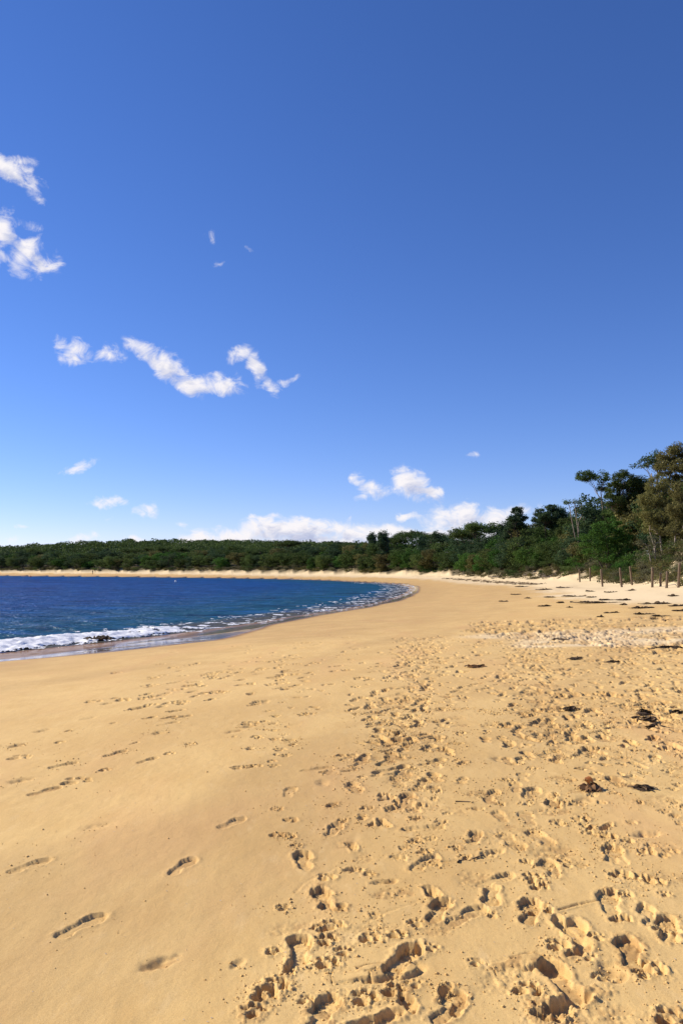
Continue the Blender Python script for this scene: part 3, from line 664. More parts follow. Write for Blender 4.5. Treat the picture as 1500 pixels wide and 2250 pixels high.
# small crumbs of sand thrown up round the prints
def build_crumbs():
    A = Acc(); pr = np.array([p for p in PRINTS if 2.4 < p[1] < 9.5])
    n = 26000; wgt = RNG.random(len(pr)) ** 3; k = RNG.choice(len(pr), n, p=wgt / wgt.sum()); sp = pr[k, 2] * RNG.uniform(.25, .95, n)
    x = pr[k, 0] + RNG.normal(0, 1, n) * sp; y = pr[k, 1] + RNG.normal(0, 1, n) * sp
    xs = RNG.uniform(-3.5, 3.5, 260); ys = RNG.uniform(2.4, 9, 260); x = np.concatenate([x, xs]); y = np.concatenate([y, ys]); n = len(x)
    rad = np.clip(RNG.lognormal(math.log(.0030), .55, n), .0012, .0095) * (.75 + .05 * y); z = ground_z(x, y)
    oc = np.array([(1,0,0),(-1,0,0),(0,1,0),(0,-1,0),(0,0,1),(0,0,-1)], float); tf = np.array([(0,2,4),(2,1,4),(1,3,4),(3,0,4),(2,0,5),(1,2,5),(3,1,5),(0,3,5)])
    Vv = oc[None] * rad[:, None, None] * RNG.uniform(.6, 1.3, (n, 6, 1)); an = RNG.random(n) * 6.28
    ca, sa = np.cos(an)[:, None], np.sin(an)[:, None]
    Vv = np.stack([Vv[..., 0] * ca - Vv[..., 1] * sa + x[:, None], Vv[..., 0] * sa + Vv[..., 1] * ca + y[:, None], Vv[..., 2] * .8 + z[:, None] + rad[:, None] * .3], -1)
    T = (tf[None] + np.arange(n)[:, None, None] * 6).reshape(-1, 3)
    o = obj('sand_crumbs', mesh_np('sand_crumbs', Vv.reshape(-1, 3), T, True, (M['crumb'],)))
    tag(o, 'small crumbs of golden sand scattered round the footprints', 'sand', kind='stuff')
build_crumbs()
def build_grit():
    n = 700; x = RNG.uniform(-4, 5, n); y = 2.4 + 9 * RNG.random(n) ** 1.4; z = ground_z(x, y); r_ = RNG.uniform(.0015, .0045, n) * (.7 + .08 * y)
    a = RNG.random((n, 1)) * 6.28 + np.array([[0, 1.7, 3.3, 4.9]]); q = RNG.uniform(.6, 1.2, (n, 4)) * r_[:, None]; tilt = RNG.normal(size=(n, 2)) * .35
    bx, by = np.cos(a) * q, np.sin(a) * q; V = np.stack([x[:, None] + bx, y[:, None] + by, z[:, None] + .002 + np.abs(bx * tilt[:, :1] + by * tilt[:, 1:])], -1)
    top = np.stack([x, y, z + r_ * .5 + .002], -1)[:, None]; V = np.concatenate([V, top], 1).reshape(-1, 3); k = np.arange(n)[:, None, None] * 5
    T = (np.array([(0, 1, 4), (1, 2, 4), (2, 3, 4), (3, 0, 4)])[None] + k).reshape(-1, 3)
    o = obj('shell_grit', mesh_np('shell_grit', V, T, False, (M['shell'],))); tag(o, 'tiny chips of shell and grit strewn over the sand', 'shells', kind='stuff')
build_grit()

# ------------------------------------------------------------------ trees and shrubs
def leaf_quads(A, C, size, aspect, rng, up=.35, droop=0.0, tint=None):
    """one small diamond leaf spray at each centre"""
    n = len(C); d = rng.normal(size=(n, 3)); d[:, 2] = d[:, 2] * .7 - droop; d /= np.linalg.norm(d, axis=1, keepdims=True) + 1e-9
    nn = rng.normal(size=(n, 3)); nn[:, 2] += up * 2; w = np.cross(nn, d); w /= np.linalg.norm(w, axis=1, keepdims=True) + 1e-9
    s = size * rng.uniform(.6, 1.35, (n, 1)); L_ = d * s; W_ = w * s * aspect
    k = rng.uniform(-.25, .25, (n, 1))
    V = np.stack([C - L_ * .5, C + W_ * .5 + L_ * k, C + L_ * .5, C - W_ * .5 + L_ * k], 1).reshape(-1, 3)
    Q = np.arange(n * 4).reshape(-1, 4)
    t = np.clip(rng.normal(.42, .20, n) if tint is None else tint, 0, 1)
    A.add(V, None, Q, np.repeat(t, 4))
def curve(p0, p1, rng, bend=.12, n=6, sag=0.0):
    p0 = np.asarray(p0, float); p1 = np.asarray(p1, float); l = np.linalg.norm(p1 - p0); t = np.linspace(0, 1, n)[:, None]
    m1 = rng.normal(size=3) * l * bend; m2 = rng.normal(size=3) * l * bend * .6
    P = p0 * (1 - t) + p1 * t + m1 * np.sin(t * math.pi) + m2 * np.sin(2 * t * math.pi)
    P[:, 2] += sag * l * np.sin(t[:, 0] * math.pi); return P
def grow(rng, height_, blobs, trunks, lsize, per, nclus, leafy=1.0, r0=.16, up=.35, droop=0.0, aspect=.42, cl_r=.42, bare=0, twig=True):
    """blobs: (x, y, z, rx, ry, rz) masses of foliage; trunks: lists of points from the ground up. Returns trunk and crown accumulators."""
    T, C = Acc(), Acc(); ends = []
    for tr in trunks:
        P = np.array(tr, float)
        if len(P) > 2: P = smooth_line(P, 4)
        l = np.linspace(0, 1, len(P)); P[1:-1] += rng.normal(size=(len(P) - 2, 3)) * .025 * height_ / 6
        rad = r0 * (1 - .62 * l) + r0 * .5 * np.exp(-l * 14); T.tube(P, rad, 7, rng.random()); ends.append((P, rad))
    for (bx, by, bz, rx, ry, rz) in blobs:
        c = np.array((bx, by, bz)); P, rad = min(ends, key=lambda e: np.linalg.norm(e[0][-1] - c))
        k = int(len(P) * rng.uniform(.55, .95)); k = min(max(k, 1), len(P) - 1)
        foot = c + np.array((rng.normal() * rx * .15, rng.normal() * ry * .15, -rz * .55))
        Lm = curve(P[k], foot, rng, .10, 7, -.04); rl = max(rad[k] * .62, .02); T.tube(Lm, np.linspace(rl, rl * .5, 7), 5, rng.random())
        m = max(3, int(nclus * rx * ry * rz)) if nclus < 30 else nclus
        g = rng.normal(size=(m, 3)); g /= np.linalg.norm(g, axis=1, keepdims=True); g *= rng.uniform(.35, 1, (m, 1)) ** .55; g[:, 2] = np.where(g[:, 2] < -.25, g[:, 2] * .5, g[:, 2])
        E = c + g * np.array((rx, ry, rz))
        for e in E:
            q = int(rng.integers(3, 7))
            if twig and rng.random() < .55: T.tube(curve(Lm[q], e, rng, .10, 4), np.linspace(rl * .38, rl * .10, 4), 3, rng.random())
            if leafy <= 0: continue
            nl = int(per * rng.uniform(.5, 1.4) * leafy); rr_ = cl_r * rng.uniform(.6, 1.35)
            dd = rng.normal(size=(nl, 3)); dd /= np.linalg.norm(dd, axis=1, keepdims=True); dd *= rng.random((nl, 1)) ** .45
            dd *= rr_ * np.array((1.1, 1.1, .72)); 
            leaf_quads(C, e + dd, lsize, aspect, rng, up, droop, np.clip(rng.normal(.36 + .22 * rng.random(), .17, nl), 0, 1))
        for _ in range(bare):
            e = c + rng.normal(size=3) * np.array((rx, ry, rz)) * .8; T.tube(curve(Lm[-2], e, rng, .14, 5), np.linspace(rl * .4, rl * .08, 5), 3, rng.random())
    return T, C
def tree_thing(name, loc, T, C, bark, leaf, label, cat='tree', group=None, rz=0.0):
    o = empty(name, loc, rz); tag(o, label, cat, group)
    if T is not None and T.n: obj('trunk', T.mesh(name + '_trunk', bark), o)
    if C is not None and C.n: obj('crown', C.mesh(name + '_crown', leaf, False), o)
    return o

# --- the tall trees on the bank at the right, one by one; pixel outlines are turned into metres at the tree's own distance
def bank_tree(name, Y, base_px, blobs_px, trunk_px, label, leaf='leaf', bark='pale', seed=1, per=64, nclus=29, lsize=.20, r0=.11, depth=1.0, **kw):
    rng_ = np.random.default_rng(seed)
    b = at(base_px, 1240, Y); z0 = H(b[0], Y) - .1; b[2] = z0
    bl = []
    for (x, y, hw, hh) in blobs_px:
        c = at(x, y, Y) - b; k = Y / FPX; bl.append((c[0], rng_.normal() * hw * k * .4, c[2], hw * k, hw * k * depth, hh * k))
    trs = []
    for tp in trunk_px:
        pts = [at(x, y, Y) - b for (x, y) in tp]; pts[0][2] = min(pts[0][2], 0) if pts[0][2] > 1.5 else -.15
        for q in pts[1:]: q[1] += rng_.normal() * .25
        trs.append(pts)
    hh_ = max(p[2] for p in bl) if bl else max(p[-1][2] for p in trs)
    T, C = grow(rng_, hh_, bl, trs, lsize, per, nclus, r0=r0, **kw)
    return tree_thing(name, tuple(b), T, C, M[bark], M[leaf], label)

bank_tree('gum_tree', 102, 1342, [(1293,1046,24,14),(1318,1052,14,12),(1328,1070,16,16),(1322,1040,9,6),(1308,1096,9,8)], [[(1342,1240),(1338,1165),(1330,1120),(1312,1088),(1303,1066)],[(1330,1120),(1325,1095),(1320,1072)]],
  'slender gum tree with flat umbrella crown on forked pale trunk, above the round green bush', seed=3, r0=.11)
bank_tree('gum_tree', 95, 1378, [(1368,1062,30,26),(1394,1072,28,24),(1416,1082,22,18),(1350,1085,20,16),(1412,1060,16,14),(1376,1095,26,16),(1345,1068,12,10),(1368,1042,12,10),(1342,1104,24,18),(1402,1102,26,20),(1374,1122,28,18)], [[(1378,1235),(1372,1160),(1362,1120),(1366,1085)],[(1384,1235),(1381,1165),(1374,1128),(1388,1090)]],
  'broad dark gum tree with twin pale trunks rising behind the round green bush', seed=4, r0=.13)
bank_tree('gum_tree', 84, 1436, [(1418,1014,20,9),(1400,1024,13,7),(1436,1004,16,13),(1448,1020,18,16),(1430,1020,14,8)], [[(1436,1215),(1438,1130),(1434,1075),(1428,1040)],[(1438,1110),(1444,1060),(1446,1030)]],
  'tall gum tree with leaning flat crown fanning out at the skyline', seed=5, r0=.13)
bank_tree('gum_tree', 78, 1500, [(1468,1002,24,20),(1500,990,26,18),(1486,1030,30,24),(1458,1035,24,20),(1520,1020,28,30),(1478,1012,18,16),(1500,1060,26,22),(1470,1062,22,18)], [[(1500,1205),(1494,1130),(1490,1080),(1484,1040)],[(1496,1120),(1508,1070),(1512,1030)]],
  'tallest tree of the bank, brown-green crown at the right edge', leaf='leaf_olive', seed=6, r0=.15)
bank_tree('she_oak', 74, 1468, [(1446,1068,26,26),(1432,1100,28,24),(1464,1105,28,28),(1452,1138,32,24),(1436,1160,28,20),(1462,1165,28,18),(1420,1130,20,22)], [[(1456,1218),(1453,1180),(1451,1140),(1448,1100)],[(1440,1222),(1434,1188),(1428,1165),(1436,1130)]],
  'drooping olive she-oak on pale stems halfway up the bank', leaf='leaf_olive', seed=7, r0=.10, droop=.8, aspect=.2, per=60, lsize=.28)
bank_tree('she_oak', 68, 1492, [(1490,1085,26,26),(1500,1135,30,28),(1484,1165,28,20),(1515,1100,28,34),(1480,1120,24,26),(1505,1175,28,18)], [[(1478,1218),(1479,1190),(1486,1150),(1492,1110)],[(1502,1215),(1503,1170),(1506,1120)]],
  'brownish she-oak with thin pale stems at the right edge of the picture', leaf='leaf_olive', seed=8, r0=.09, droop=.8, aspect=.2, per=60, lsize=.28)
bank_tree('dead_tree', 106, 1292, [(1285,1112,16,18),(1276,1102,9,12),(1296,1108,9,14)], [[(1298,1225),(1296,1170),(1290,1140),(1288,1115)],[(1292,1150),(1281,1128),(1277,1106)]],
  'bare dead tree with grey leafless branches beside the umbrella gum', bark='drift', seed=9, per=0, leafy=0, r0=.05, bare=14, nclus=6)
bank_tree('gum_tree', 101, 1262, [(1243,1104,6,5),(1257,1103,9,6),(1268,1106,5,4)], [[(1262,1235),(1253,1205),(1251,1190)],[(1262,1212),(1268,1197),(1272,1180),(1271,1150),(1279,1130),(1273,1115)],[(1274,1122),(1262,1112),(1256,1108)],[(1273,1118),(1250,1114),(1244,1108)]],
  'twisted pale trunk with a few small tufts of leaves at its top', seed=10, r0=.075, per=60, nclus=29)
bank_tree('banksia', 84, 1332, [(1320,1165,26,22),(1350,1158,26,22),(1372,1175,22,24),(1300,1190,26,22),(1332,1195,34,24),(1366,1205,26,22),(1295,1218,22,16),(1330,1226,30,16),(1345,1180,30,26)], [[(1334,1262),(1333,1235),(1336,1210)],[(1340,1262),(1348,1230),(1360,1210)],[(1328,1262),(1315,1232),(1305,1212)]],
  'dense round bright green bush-like tree behind the fence posts', leaf='leaf_bright', bark='bark', seed=12, per=70, nclus=10, lsize=.22, r0=.10, twig=False)
bank_tree('gum_tree', 134, 1136, [(1137,1122,13,10),(1126,1140,14,12),(1146,1138,12,12),(1134,1156,18,12),(1116,1166,9,9),(1108,1180,10,8),(1150,1158,10,10)], [[(1137,1240),(1137,1190),(1135,1160),(1136,1135)],[(1136,1195),(1122,1175),(1114,1168)]],
  'dark feathery tree standing alone against the white cumulus cloud', leaf='leaf_blue', bark='bark', seed=13, r0=.14, lsize=.27, per=56)
bank_tree('gum_tree', 126, 1200, [(1185,1128,13,12),(1206,1118,15,9),(1222,1130,14,11),(1198,1140,24,14),(1176,1142,9,9),(1230,1146,13,12),(1212,1152,22,12)], [[(1202,1240),(1200,1190),(1198,1150),(1202,1130)],[(1204,1190),(1218,1160),(1222,1138)]],
  'wide dark tree with knobbly top between the lone feathery tree and the dead tree', leaf='leaf_blue', bark='bark', seed=14, r0=.15, lsize=.27, per=56)
bank_tree('gum_tree', 118, 1248, [(1240,1150,16,12),(1262,1158,18,14),(1240,1172,20,16),(1274,1176,18,14)], [[(1254,1240),(1252,1200),(1250,1165)]], 'green tree filling the gap below the small tufted crown', leaf='leaf', bark='bark', seed=15, lsize=.25, per=56)
bank_tree('gum_tree', 100, 1408, [(1404,1100,24,18),(1420,1120,28,22),(1390,1126,24,20),(1412,1150,30,22),(1384,1155,26,20),(1430,1170,26,18),(1350,1130,26,18),(1330,1150,22,18)], [[(1412,1235),(1410,1180),(1406,1130)],[(1412,1190),(1400,1150),(1396,1125)]], 'shaded dark tree in the depth of the bank behind the she-oaks', leaf='leaf', bark='bark', seed=16, lsize=.24, per=52)
bank_tree('tea_tree', 66, 1420, [(1410,1200,16,12),(1432,1192,18,12),(1450,1200,16,10),(1425,1212,18,10),(1470,1196,14,10)], [[(1430,1226),(1424,1205),(1414,1195)],[(1440,1224),(1436,1200),(1450,1190)],[(1462,1222),(1468,1204),(1472,1196)]], 'low grey-green tea tree with crooked pale stems above the sandy slope', leaf='leaf_grey', seed=17, r0=.06, lsize=.16, per=44)
bank_tree('tea_tree', 70, 1492, [(1480,1190,16,12),(1502,1180,18,14),(1515,1200,18,14)], [[(1478,1216),(1480,1200),(1492,1185)],[(1502,1216),(1504,1196),(1510,1188)]], 'olive tea tree with thin stems beside the brownish she-oak', leaf='leaf_olive', seed=18, r0=.06, lsize=.16, per=44)

# --- kinds of which many stand about: build each kind once, then copy it
def kind_tree(name, seed, leaf, bark, h, w, shape, label, group, lsize=.40, per=26, r0=.14, n=14):
    rng_ = np.random.default_rng(seed); bl = []
    for k in range(n):
        a = rng_.random() * 6.283; f = rng_.random() ** .6
        if shape == 'round': zz = h * (.22 + .66 * (k / n) * (1 - .22 * f)); rr_ = w * .5 * f * .75
        elif shape == 'flat': zz = h * (.80 + .10 * rng_.random() - .06 * f); rr_ = w * .5 * f * .85
        elif shape == 'tall': zz = h * (.35 + .57 * (k + .5) / n); rr_ = w * .5 * f * .6 * (1.15 - .6 * (k / n))
        else: zz = h * (.16 + .52 * rng_.random()); rr_ = w * .5 * f * .75
        q = w * rng_.uniform(.16, .27); bl.append((rr_ * math.cos(a), rr_ * math.sin(a), zz, q, q, q * (.75 if shape != 'flat' else .42)))
    if shape == 'low': tr = [[(0, 0, -.2), (.08 * w * math.cos(a_), .08 * w * math.sin(a_), h * .25), (.22 * w * math.cos(a_), .22 * w * math.sin(a_), h * .55)] for a_ in (0.4, 2.4, 4.5)]
    else: tr = [[(0, 0, -.3), (rng_.normal() * .2, rng_.normal() * .2, h * .3), (rng_.normal() * .4, rng_.normal() * .4, h * .68)]]
    vol = np.mean([b[3] * b[4] * b[5] for b in bl]); T, C = grow(rng_, h, bl, tr, lsize, per, max(.01, 17 / max(vol, .02)) if 17 / max(vol, .02) < 30 else 29.9, r0=r0, cl_r=w * .085 + .12, twig=shape in ('flat', 'tall'))
    return tree_thing(name, (0, 0, -400), T, C, M[bark], M[leaf], label, 'shrub' if shape == 'low' else 'tree', group)
GF = 'trees of the wood behind the far beach'; GM = 'trees at the head of the bay'; GB = 'trees in the thicket on the bank'
KIND = [kind_tree('round_tree', 101, 'leaf', 'bark', 8.6, 8.0, 'round', 'x', GF), kind_tree('round_tree', 102, 'leaf_bright', 'bark', 7.8, 7.4, 'round', 'x', GF), kind_tree('round_tree', 103, 'leaf_blue', 'bark', 9.4, 8.4, 'round', 'x', GF),
        kind_tree('flat_topped_tree', 104, 'leaf', 'bark', 10.6, 8.5, 'flat', 'x', GF), kind_tree('tall_tree', 105, 'leaf_blue', 'bark', 10.8, 6.0, 'tall', 'x', GF), kind_tree('round_tree', 106, 'leaf_olive', 'bark', 8.0, 7.6, 'round', 'x', GF)]
SHRUB = [kind_tree('shrub', 111, 'leaf_grey', 'bark', 1.9, 2.8, 'low', 'x', 'g', .17, 24, .04), kind_tree('shrub', 112, 'leaf', 'bark', 2.3, 3.0, 'low', 'x', 'g', .17, 26, .04), kind_tree('shrub', 113, 'leaf_olive', 'bark', 1.7, 2.6, 'low', 'x', 'g', .17, 24, .04),
         kind_tree('shrub', 114, 'leaf_bright', 'bark', 2.6, 3.2, 'low', 'x', 'g', .17, 26, .04)]
DESC = ['dark green rounded', 'brighter green rounded', 'blue-green rounded', 'flat-topped', 'tall narrow', 'olive rounded']
trng = random.Random(5); first = set()
def place(kinds, q, loc, rz, sc, label, group):
    root = kinds[q]
    if id(root) not in first: first.add(id(root)); o = root; o.location = loc; o.rotation_euler = (0, 0, rz); o.scale = sc
    else: o = dup(root, loc, rz, sc)
    o['label'] = label; o['group'] = group; return o
aD, PD = line_pts(DUNE, 1.0); TD = np.gradient(PD, axis=0); TD /= np.linalg.norm(TD, axis=1, keepdims=True); ND = np.stack([TD[:, 1], -TD[:, 0]], -1)
def dune_at(a, off):
    i_ = int(np.clip(a, 0, len(PD) - 1)); p = PD[i_] + ND[i_] * off; return p
i_bank = int(np.argmin(np.hypot(PD[:, 0] - 29.5, PD[:, 1] - 100))); i_head = int(np.argmin(np.hypot(PD[:, 0] - 27, PD[:, 1] - 172))); i_mid = int(np.argmin(np.hypot(PD[:, 0] + 6, PD[:, 1] - 240))); i_far = int(np.argmin(np.hypot(PD[:, 0] + 170, PD[:, 1] - 390))); i_end = int(np.argmin(np.hypot(PD[:, 0] + 252, PD[:, 1] - 426)))
# head of the bay, about 200 m off
ROWS = ['front edge', 'second rank', 'third rank', 'fourth rank', 'rear rank']
for row, (off, sp) in enumerate([(3.5, 4.4), (8.5, 5.0), (14, 5.6), (21, 6.5)]):
    a = i_bank + 26
    while a < i_mid + 14:
        p = dune_at(a + trng.uniform(-1, 1), off + trng.uniform(-1.6, 1.6)); q = trng.choice([0, 0, 1, 2, 2, 5, 4 if row else 1, 3 if row else 0]); s_ = trng.uniform(.72, 1.05) * (.78 if row == 0 else 1)
        u = 750 + FPX * p[0] / p[1]
        if -50 < u < 1560: place(KIND, q, (p[0], p[1], H(*p) - .2), trng.random() * 6.28, (s_ * trng.uniform(.9, 1.15),) * 2 + (s_,), DESC[q] + ' tree at the head of the bay, ' + ROWS[row], GM)
        a += sp * trng.uniform(.8, 1.25)
# the far wood, 250 to 450 m off
for row, (off, sp) in enumerate([(6, 5.2), (13, 6.2), (22, 7.4), (34, 9)]):
    a = i_mid + 10
    while a < i_end + 60:
        p = dune_at(a + trng.uniform(-1.5, 1.5), off + trng.uniform(-2, 2)); q = trng.choice([0, 0, 0, 1, 2, 2, 5, 3 if row > 1 else 2, 4 if row == 3 else 0]); s_ = trng.uniform(.70, 1.0) * (.82 if row == 0 else 1)
        u = 750 + FPX * p[0] / p[1]
        tall = 1.12 if u < 130 else 1.0
        if -120 < u < 800: place(KIND, q, (p[0], p[1], H(*p) - .2), trng.random() * 6.28, (s_ * trng.uniform(1.15, 1.5),) * 2 + (s_ * tall,), DESC[q] + ' tree in the far wood, ' + ROWS[row], GF)
        a += sp * trng.uniform(.8, 1.25)
# thicket along the bank between the head of the bay and the tall trees
for row, (off, sp) in enumerate([(4.5, 3.4), (9.5, 4.2), (16, 4.6), (24, 5.5), (34, 7)]):
    a = i_bank - 52
    while a < i_bank + 70:
        p = dune_at(a + trng.uniform(-1, 1), off + trng.uniform(-1.2, 1.2)); u = 750 + FPX * p[0] / p[1]; s_ = trng.uniform(.42, .62) if row == 0 else trng.uniform(.55, .8) * (1.25 if row > 2 else 1)
        if u > 1270: s_ *= .8 if row == 0 else 1.25
        q = trng.choice([0, 0, 1, 5, 2, 1] if u < 1270 else [0, 5, 5, 2, 5, 0])
        if u < 1560 and not (1262 < u < 1410 and p[1] < 88) and not (u > 1410 and off < 8): place(KIND, q, (p[0], p[1], H(*p) - .2), trng.random() * 6.28, (s_,) * 3, DESC[q] + ' tree in the thicket on the bank, ' + ROWS[row], GB)
        a += sp * trng.uniform(.8, 1.3)
for row, (off, n_) in enumerate([(9, 11), (13, 11), (18, 11)]):
    for k in range(n_):
        p = dune_at(i_bank - 36 + 48 * (k + trng.random()) / n_, off + trng.uniform(-1.5, 1.5)); u = 750 + FPX * p[0] / p[1]; s_ = trng.uniform(.85, 1.15); q = trng.choice([5, 5, 0, 2])
        if 1290 < u < 1580: place(KIND, q, (p[0], p[1], H(*p) - .2), trng.random() * 6.28, (s_ * .8, s_ * .8, s_ * .95), DESC[q] + ' tree filling the bank behind the tall trunks, ' + ROWS[row], GB)
# shrubs along the foot of the dune
GS1 = 'shrubs along the foot of the dune'
for row, (off, sp) in enumerate([(1.6, 2.3), (3.4, 2.6)]):
    a = i_bank - 46
    while a < i_bank + 95:
        p = dune_at(a, off + trng.uniform(-.7, .7)); u = 750 + FPX * p[0] / p[1]; q = trng.choice([0, 0, 1, 2, 2, 3]); s_ = trng.uniform(.5, .95) * (.75 if row == 0 else 1.05)
        if u < 1440: place(SHRUB, q, (p[0], p[1], H(*p) - .1), trng.random() * 6.28, (s_, s_, s_ * trng.uniform(.8, 1.1)), ['grey-green', 'dark green', 'olive', 'bright green'][q] + ' shrub at the dune foot, ' + ('front line' if row == 0 else 'second line'), GS1)
        a += sp * trng.uniform(.75, 1.3)
for row, (off, sp) in enumerate([(7.5, 2.6), (11, 2.8), (16, 3.2), (22, 4), (30, 5)]):
    a = i_bank - 72
    while a < i_bank - 8:
        p = dune_at(a, off + trng.uniform(-1.2, 1.2)); u = 750 + FPX * p[0] / p[1]; q = trng.choice([0, 0, 1, 2, 2]); s_ = trng.uniform(.7, 1.15) * (1.0 + .2 * row)
        if 1380 < u < 1600: place(SHRUB, q, (p[0], p[1], H(*p) - .1), trng.random() * 6.28, (s_, s_, s_), ['grey-green', 'dark green', 'olive', 'bright green'][q] + ' shrub under the tall trees at the right, ' + ROWS[row], 'scrub under the tall trees')
        a += sp * trng.uniform(.75, 1.3)
CREEP = [kind_tree('creeping_plant', 121, 'leaf_olive', 'bark', .55, 1.9, 'low', 'x', 'g', .11, 20, .02), kind_tree('creeping_plant', 122, 'leaf_grey', 'bark', .5, 1.8, 'low', 'x', 'g', .11, 20, .02), kind_tree('creeping_plant', 123, 'leaf', 'bark', .6, 1.7, 'low', 'x', 'g', .11, 20, .02)]
for c_ in CREEP: c_['category'] = 'plant'
for k in range(210):
    a = trng.uniform(i_bank - 54, i_bank - 6); p = dune_at(a, trng.uniform(.3, 3.6) if k % 3 else trng.uniform(3.6, 7.5)); u = 750 + FPX * p[0] / p[1]; q = trng.choice([0, 0, 1, 2]); s_ = trng.uniform(.6, 1.3)
    if 1290 < u < 1530: place(CREEP, q, (p[0], p[1], H(*p) - .04), trng.random() * 6.28, (s_, s_, s_ * .9), ['olive', 'grey-green', 'dark green'][q] + ' creeping plant on the sandy slope, ' + ('low down' if k % 3 else 'high up'), 'creeping plants on the sandy slope')
a = i_bank + 95
while a < i_end + 60:
    p = dune_at(a, 2.5 + trng.uniform(-1, 1.4)); u = 750 + FPX * p[0] / p[1]; q = trng.choice([0, 2, 2, 1]); s_ = trng.uniform(.75, 1.2)
    if -60 < u < 1200: place(SHRUB, q, (p[0], p[1], H(*p) - .1), trng.random() * 6.28, (s_ * 1.5, s_ * 1.5, s_), ['grey-green', 'dark green', 'olive', 'bright green'][q] + ' shrub at the back of the far beach', 'shrubs along the far beach')
    a += 4.2 * trng.uniform(.7, 1.3)
# the wood that covers the distant hill reads as one mass
def build_hill_wood():
    C = Acc(); rng_ = np.random.default_rng(77); n = 1500
    n = 1450; x = rng_.uniform(-460, 90, n * 2); y = rng_.uniform(345, 800, n * 2); t = sdist(x, y, DUNE); u = 750 + FPX * x / y
    k = (t > 44) & (u > -80) & (u < 900); x, y = x[k][:n], y[k][:n]; z = height(x, y)
    for X, Y, Z in zip(x, y, z):
        r_ = rng_.uniform(3.2, 6.2); h_ = rng_.uniform(5.0, 8.5); m = 130
        g = rng_.normal(size=(m, 3)); g /= np.linalg.norm(g, axis=1, keepdims=True); g[:, 2] = np.where(g[:, 2] < -.4, -g[:, 2], g[:, 2]); g *= rng_.uniform(.75, 1.05, (m, 1))
        leaf_quads(C, np.array((X, Y, Z + h_ - r_ * .6)) + g * r_ * np.array((1.15, 1.15, .8)), 1.15, .65, rng_, .5, 0, np.clip(rng_.normal(.10 + .26 * rng_.random(), .07, m), 0, .5))
    tag(obj('hill_wood', C.mesh('hill_wood', M['leaf'], False)), 'dark green wood covering the low hill behind the far beach', 'forest', kind='stuff')
build_hill_wood()
# grass and creeping plants on the sandy slope
def build_grass():
    A = Acc(); rng_ = np.random.default_rng(9)
    a = rng_.uniform(i_bank - 78, i_bank + 70, 9000); off = rng_.uniform(.0, 11, 9000); P = np.array([dune_at(q, w) for q, w in zip(a, off)])
    P += rng_.normal(size=P.shape) * .5; d = fbm(P[:, 0] / 2.4, P[:, 1] / 2.4, 71, 3)
    P = P[d > -.10 + .10 * (P[:, 1] < 60)]; Z = height(P[:, 0], P[:, 1])
    for (X, Y), z in zip(P, Z):
        m = 9; c = np.column_stack([X + rng_.normal(size=m) * .16, Y + rng_.normal(size=m) * .16, np.full(m, z)])
        d_ = rng_.normal(size=(m, 3)) * .5; d_[:, 2] = np.abs(d_[:, 2]) + .5; d_ /= np.linalg.norm(d_, axis=1, keepdims=True); l = rng_.uniform(.18, .5, (m, 1)); w = rng_.normal(size=(m, 3)); w[:, 2] = 0; w = w / np.linalg.norm(w, axis=1, keepdims=True) * .035
        V = np.stack([c - w, c + w, c + d_ * l * .6 + w * .7, c + d_ * l + np.array((0, 0, -.05))], 1).reshape(-1, 3); A.add(V, None, np.arange(m * 4).reshape(-1, 4), np.repeat(rng_.random(m), 4))
    tag(obj('dune_grass', A.mesh('dune_grass', M['grass'], False)), 'creeping grass and low plants on the sandy slope of the bank', 'grass', kind='stuff')
build_grass()
# ------------------------------------------------------------------ timber fence posts at the foot of the dune
POSTS = [((1271.5,1248),(1273,1276.5),1.35,'farthest and leftmost of the weathered timber posts at the dune foot'),((1295,1244),(1295.6,1273.7),1.40,'second weathered post from the left, thin and upright before the shrubs'),
 ((1319,1239),(1322.3,1276.8),1.40,'third post from the left, leaning slightly, before the round green bush'),((1360.3,1237),(1364.5,1279.4),1.45,'timber post leaning left at the dark hollow under the trees'),
 ((1382.8,1241),(1387.7,1282),1.45,'timber post leaning left, just right of the dark hollow'),((1431.7,1239),(1431.7,1282),1.28,'upright timber post at the left end of the sandy slope'),
 ((1450,1251),(1449.5,1280.6),.88,'short reddish post on the sandy slope between two taller ones'),((1464.6,1249),(1463,1285.8),1.05,'second post from the right edge, dark and leaning slightly right'),
 ((1492,1240),(1489,1294),1.50,'nearest and tallest timber post at the right edge')]
for k, (tp, bp, hgt_, lab) in enumerate(POSTS):
    rng_ = np.random.default_rng(300 + k); Yd = FPX * hgt_ / (bp[1] - tp[1])
    b = at(bp[0], bp[1], Yd); t_ = at(tp[0], tp[1], Yd); lean = (t_[0] - b[0]) / hgt_; zg = H(b[0], b[1])
    A = Acc(); m = 12; top = hgt_; P = np.array([(lean * z, 0, z) for z in np.concatenate([[-.5], np.linspace(0, top, m)])]); r_ = .078 * (1 + .04 * rng_.normal(size=m + 1)); r_[-1] *= .9
    P[:, :2] += rng_.normal(size=(m + 1, 2)) * .004
    A.tube(P, r_, 10, rng_.random()); V_ = A.V[0]; V_ += rng_.normal(size=V_.shape) * .004; V_[-1, 2] += .012
    me = A.mesh('fence_post', M['post'], False)
    o = obj('fence_post', me, None, (b[0], b[1], zg)); o.rotation_euler = (0, 0, 0); tag(o, lab, 'post', 'weathered posts along the dune foot')

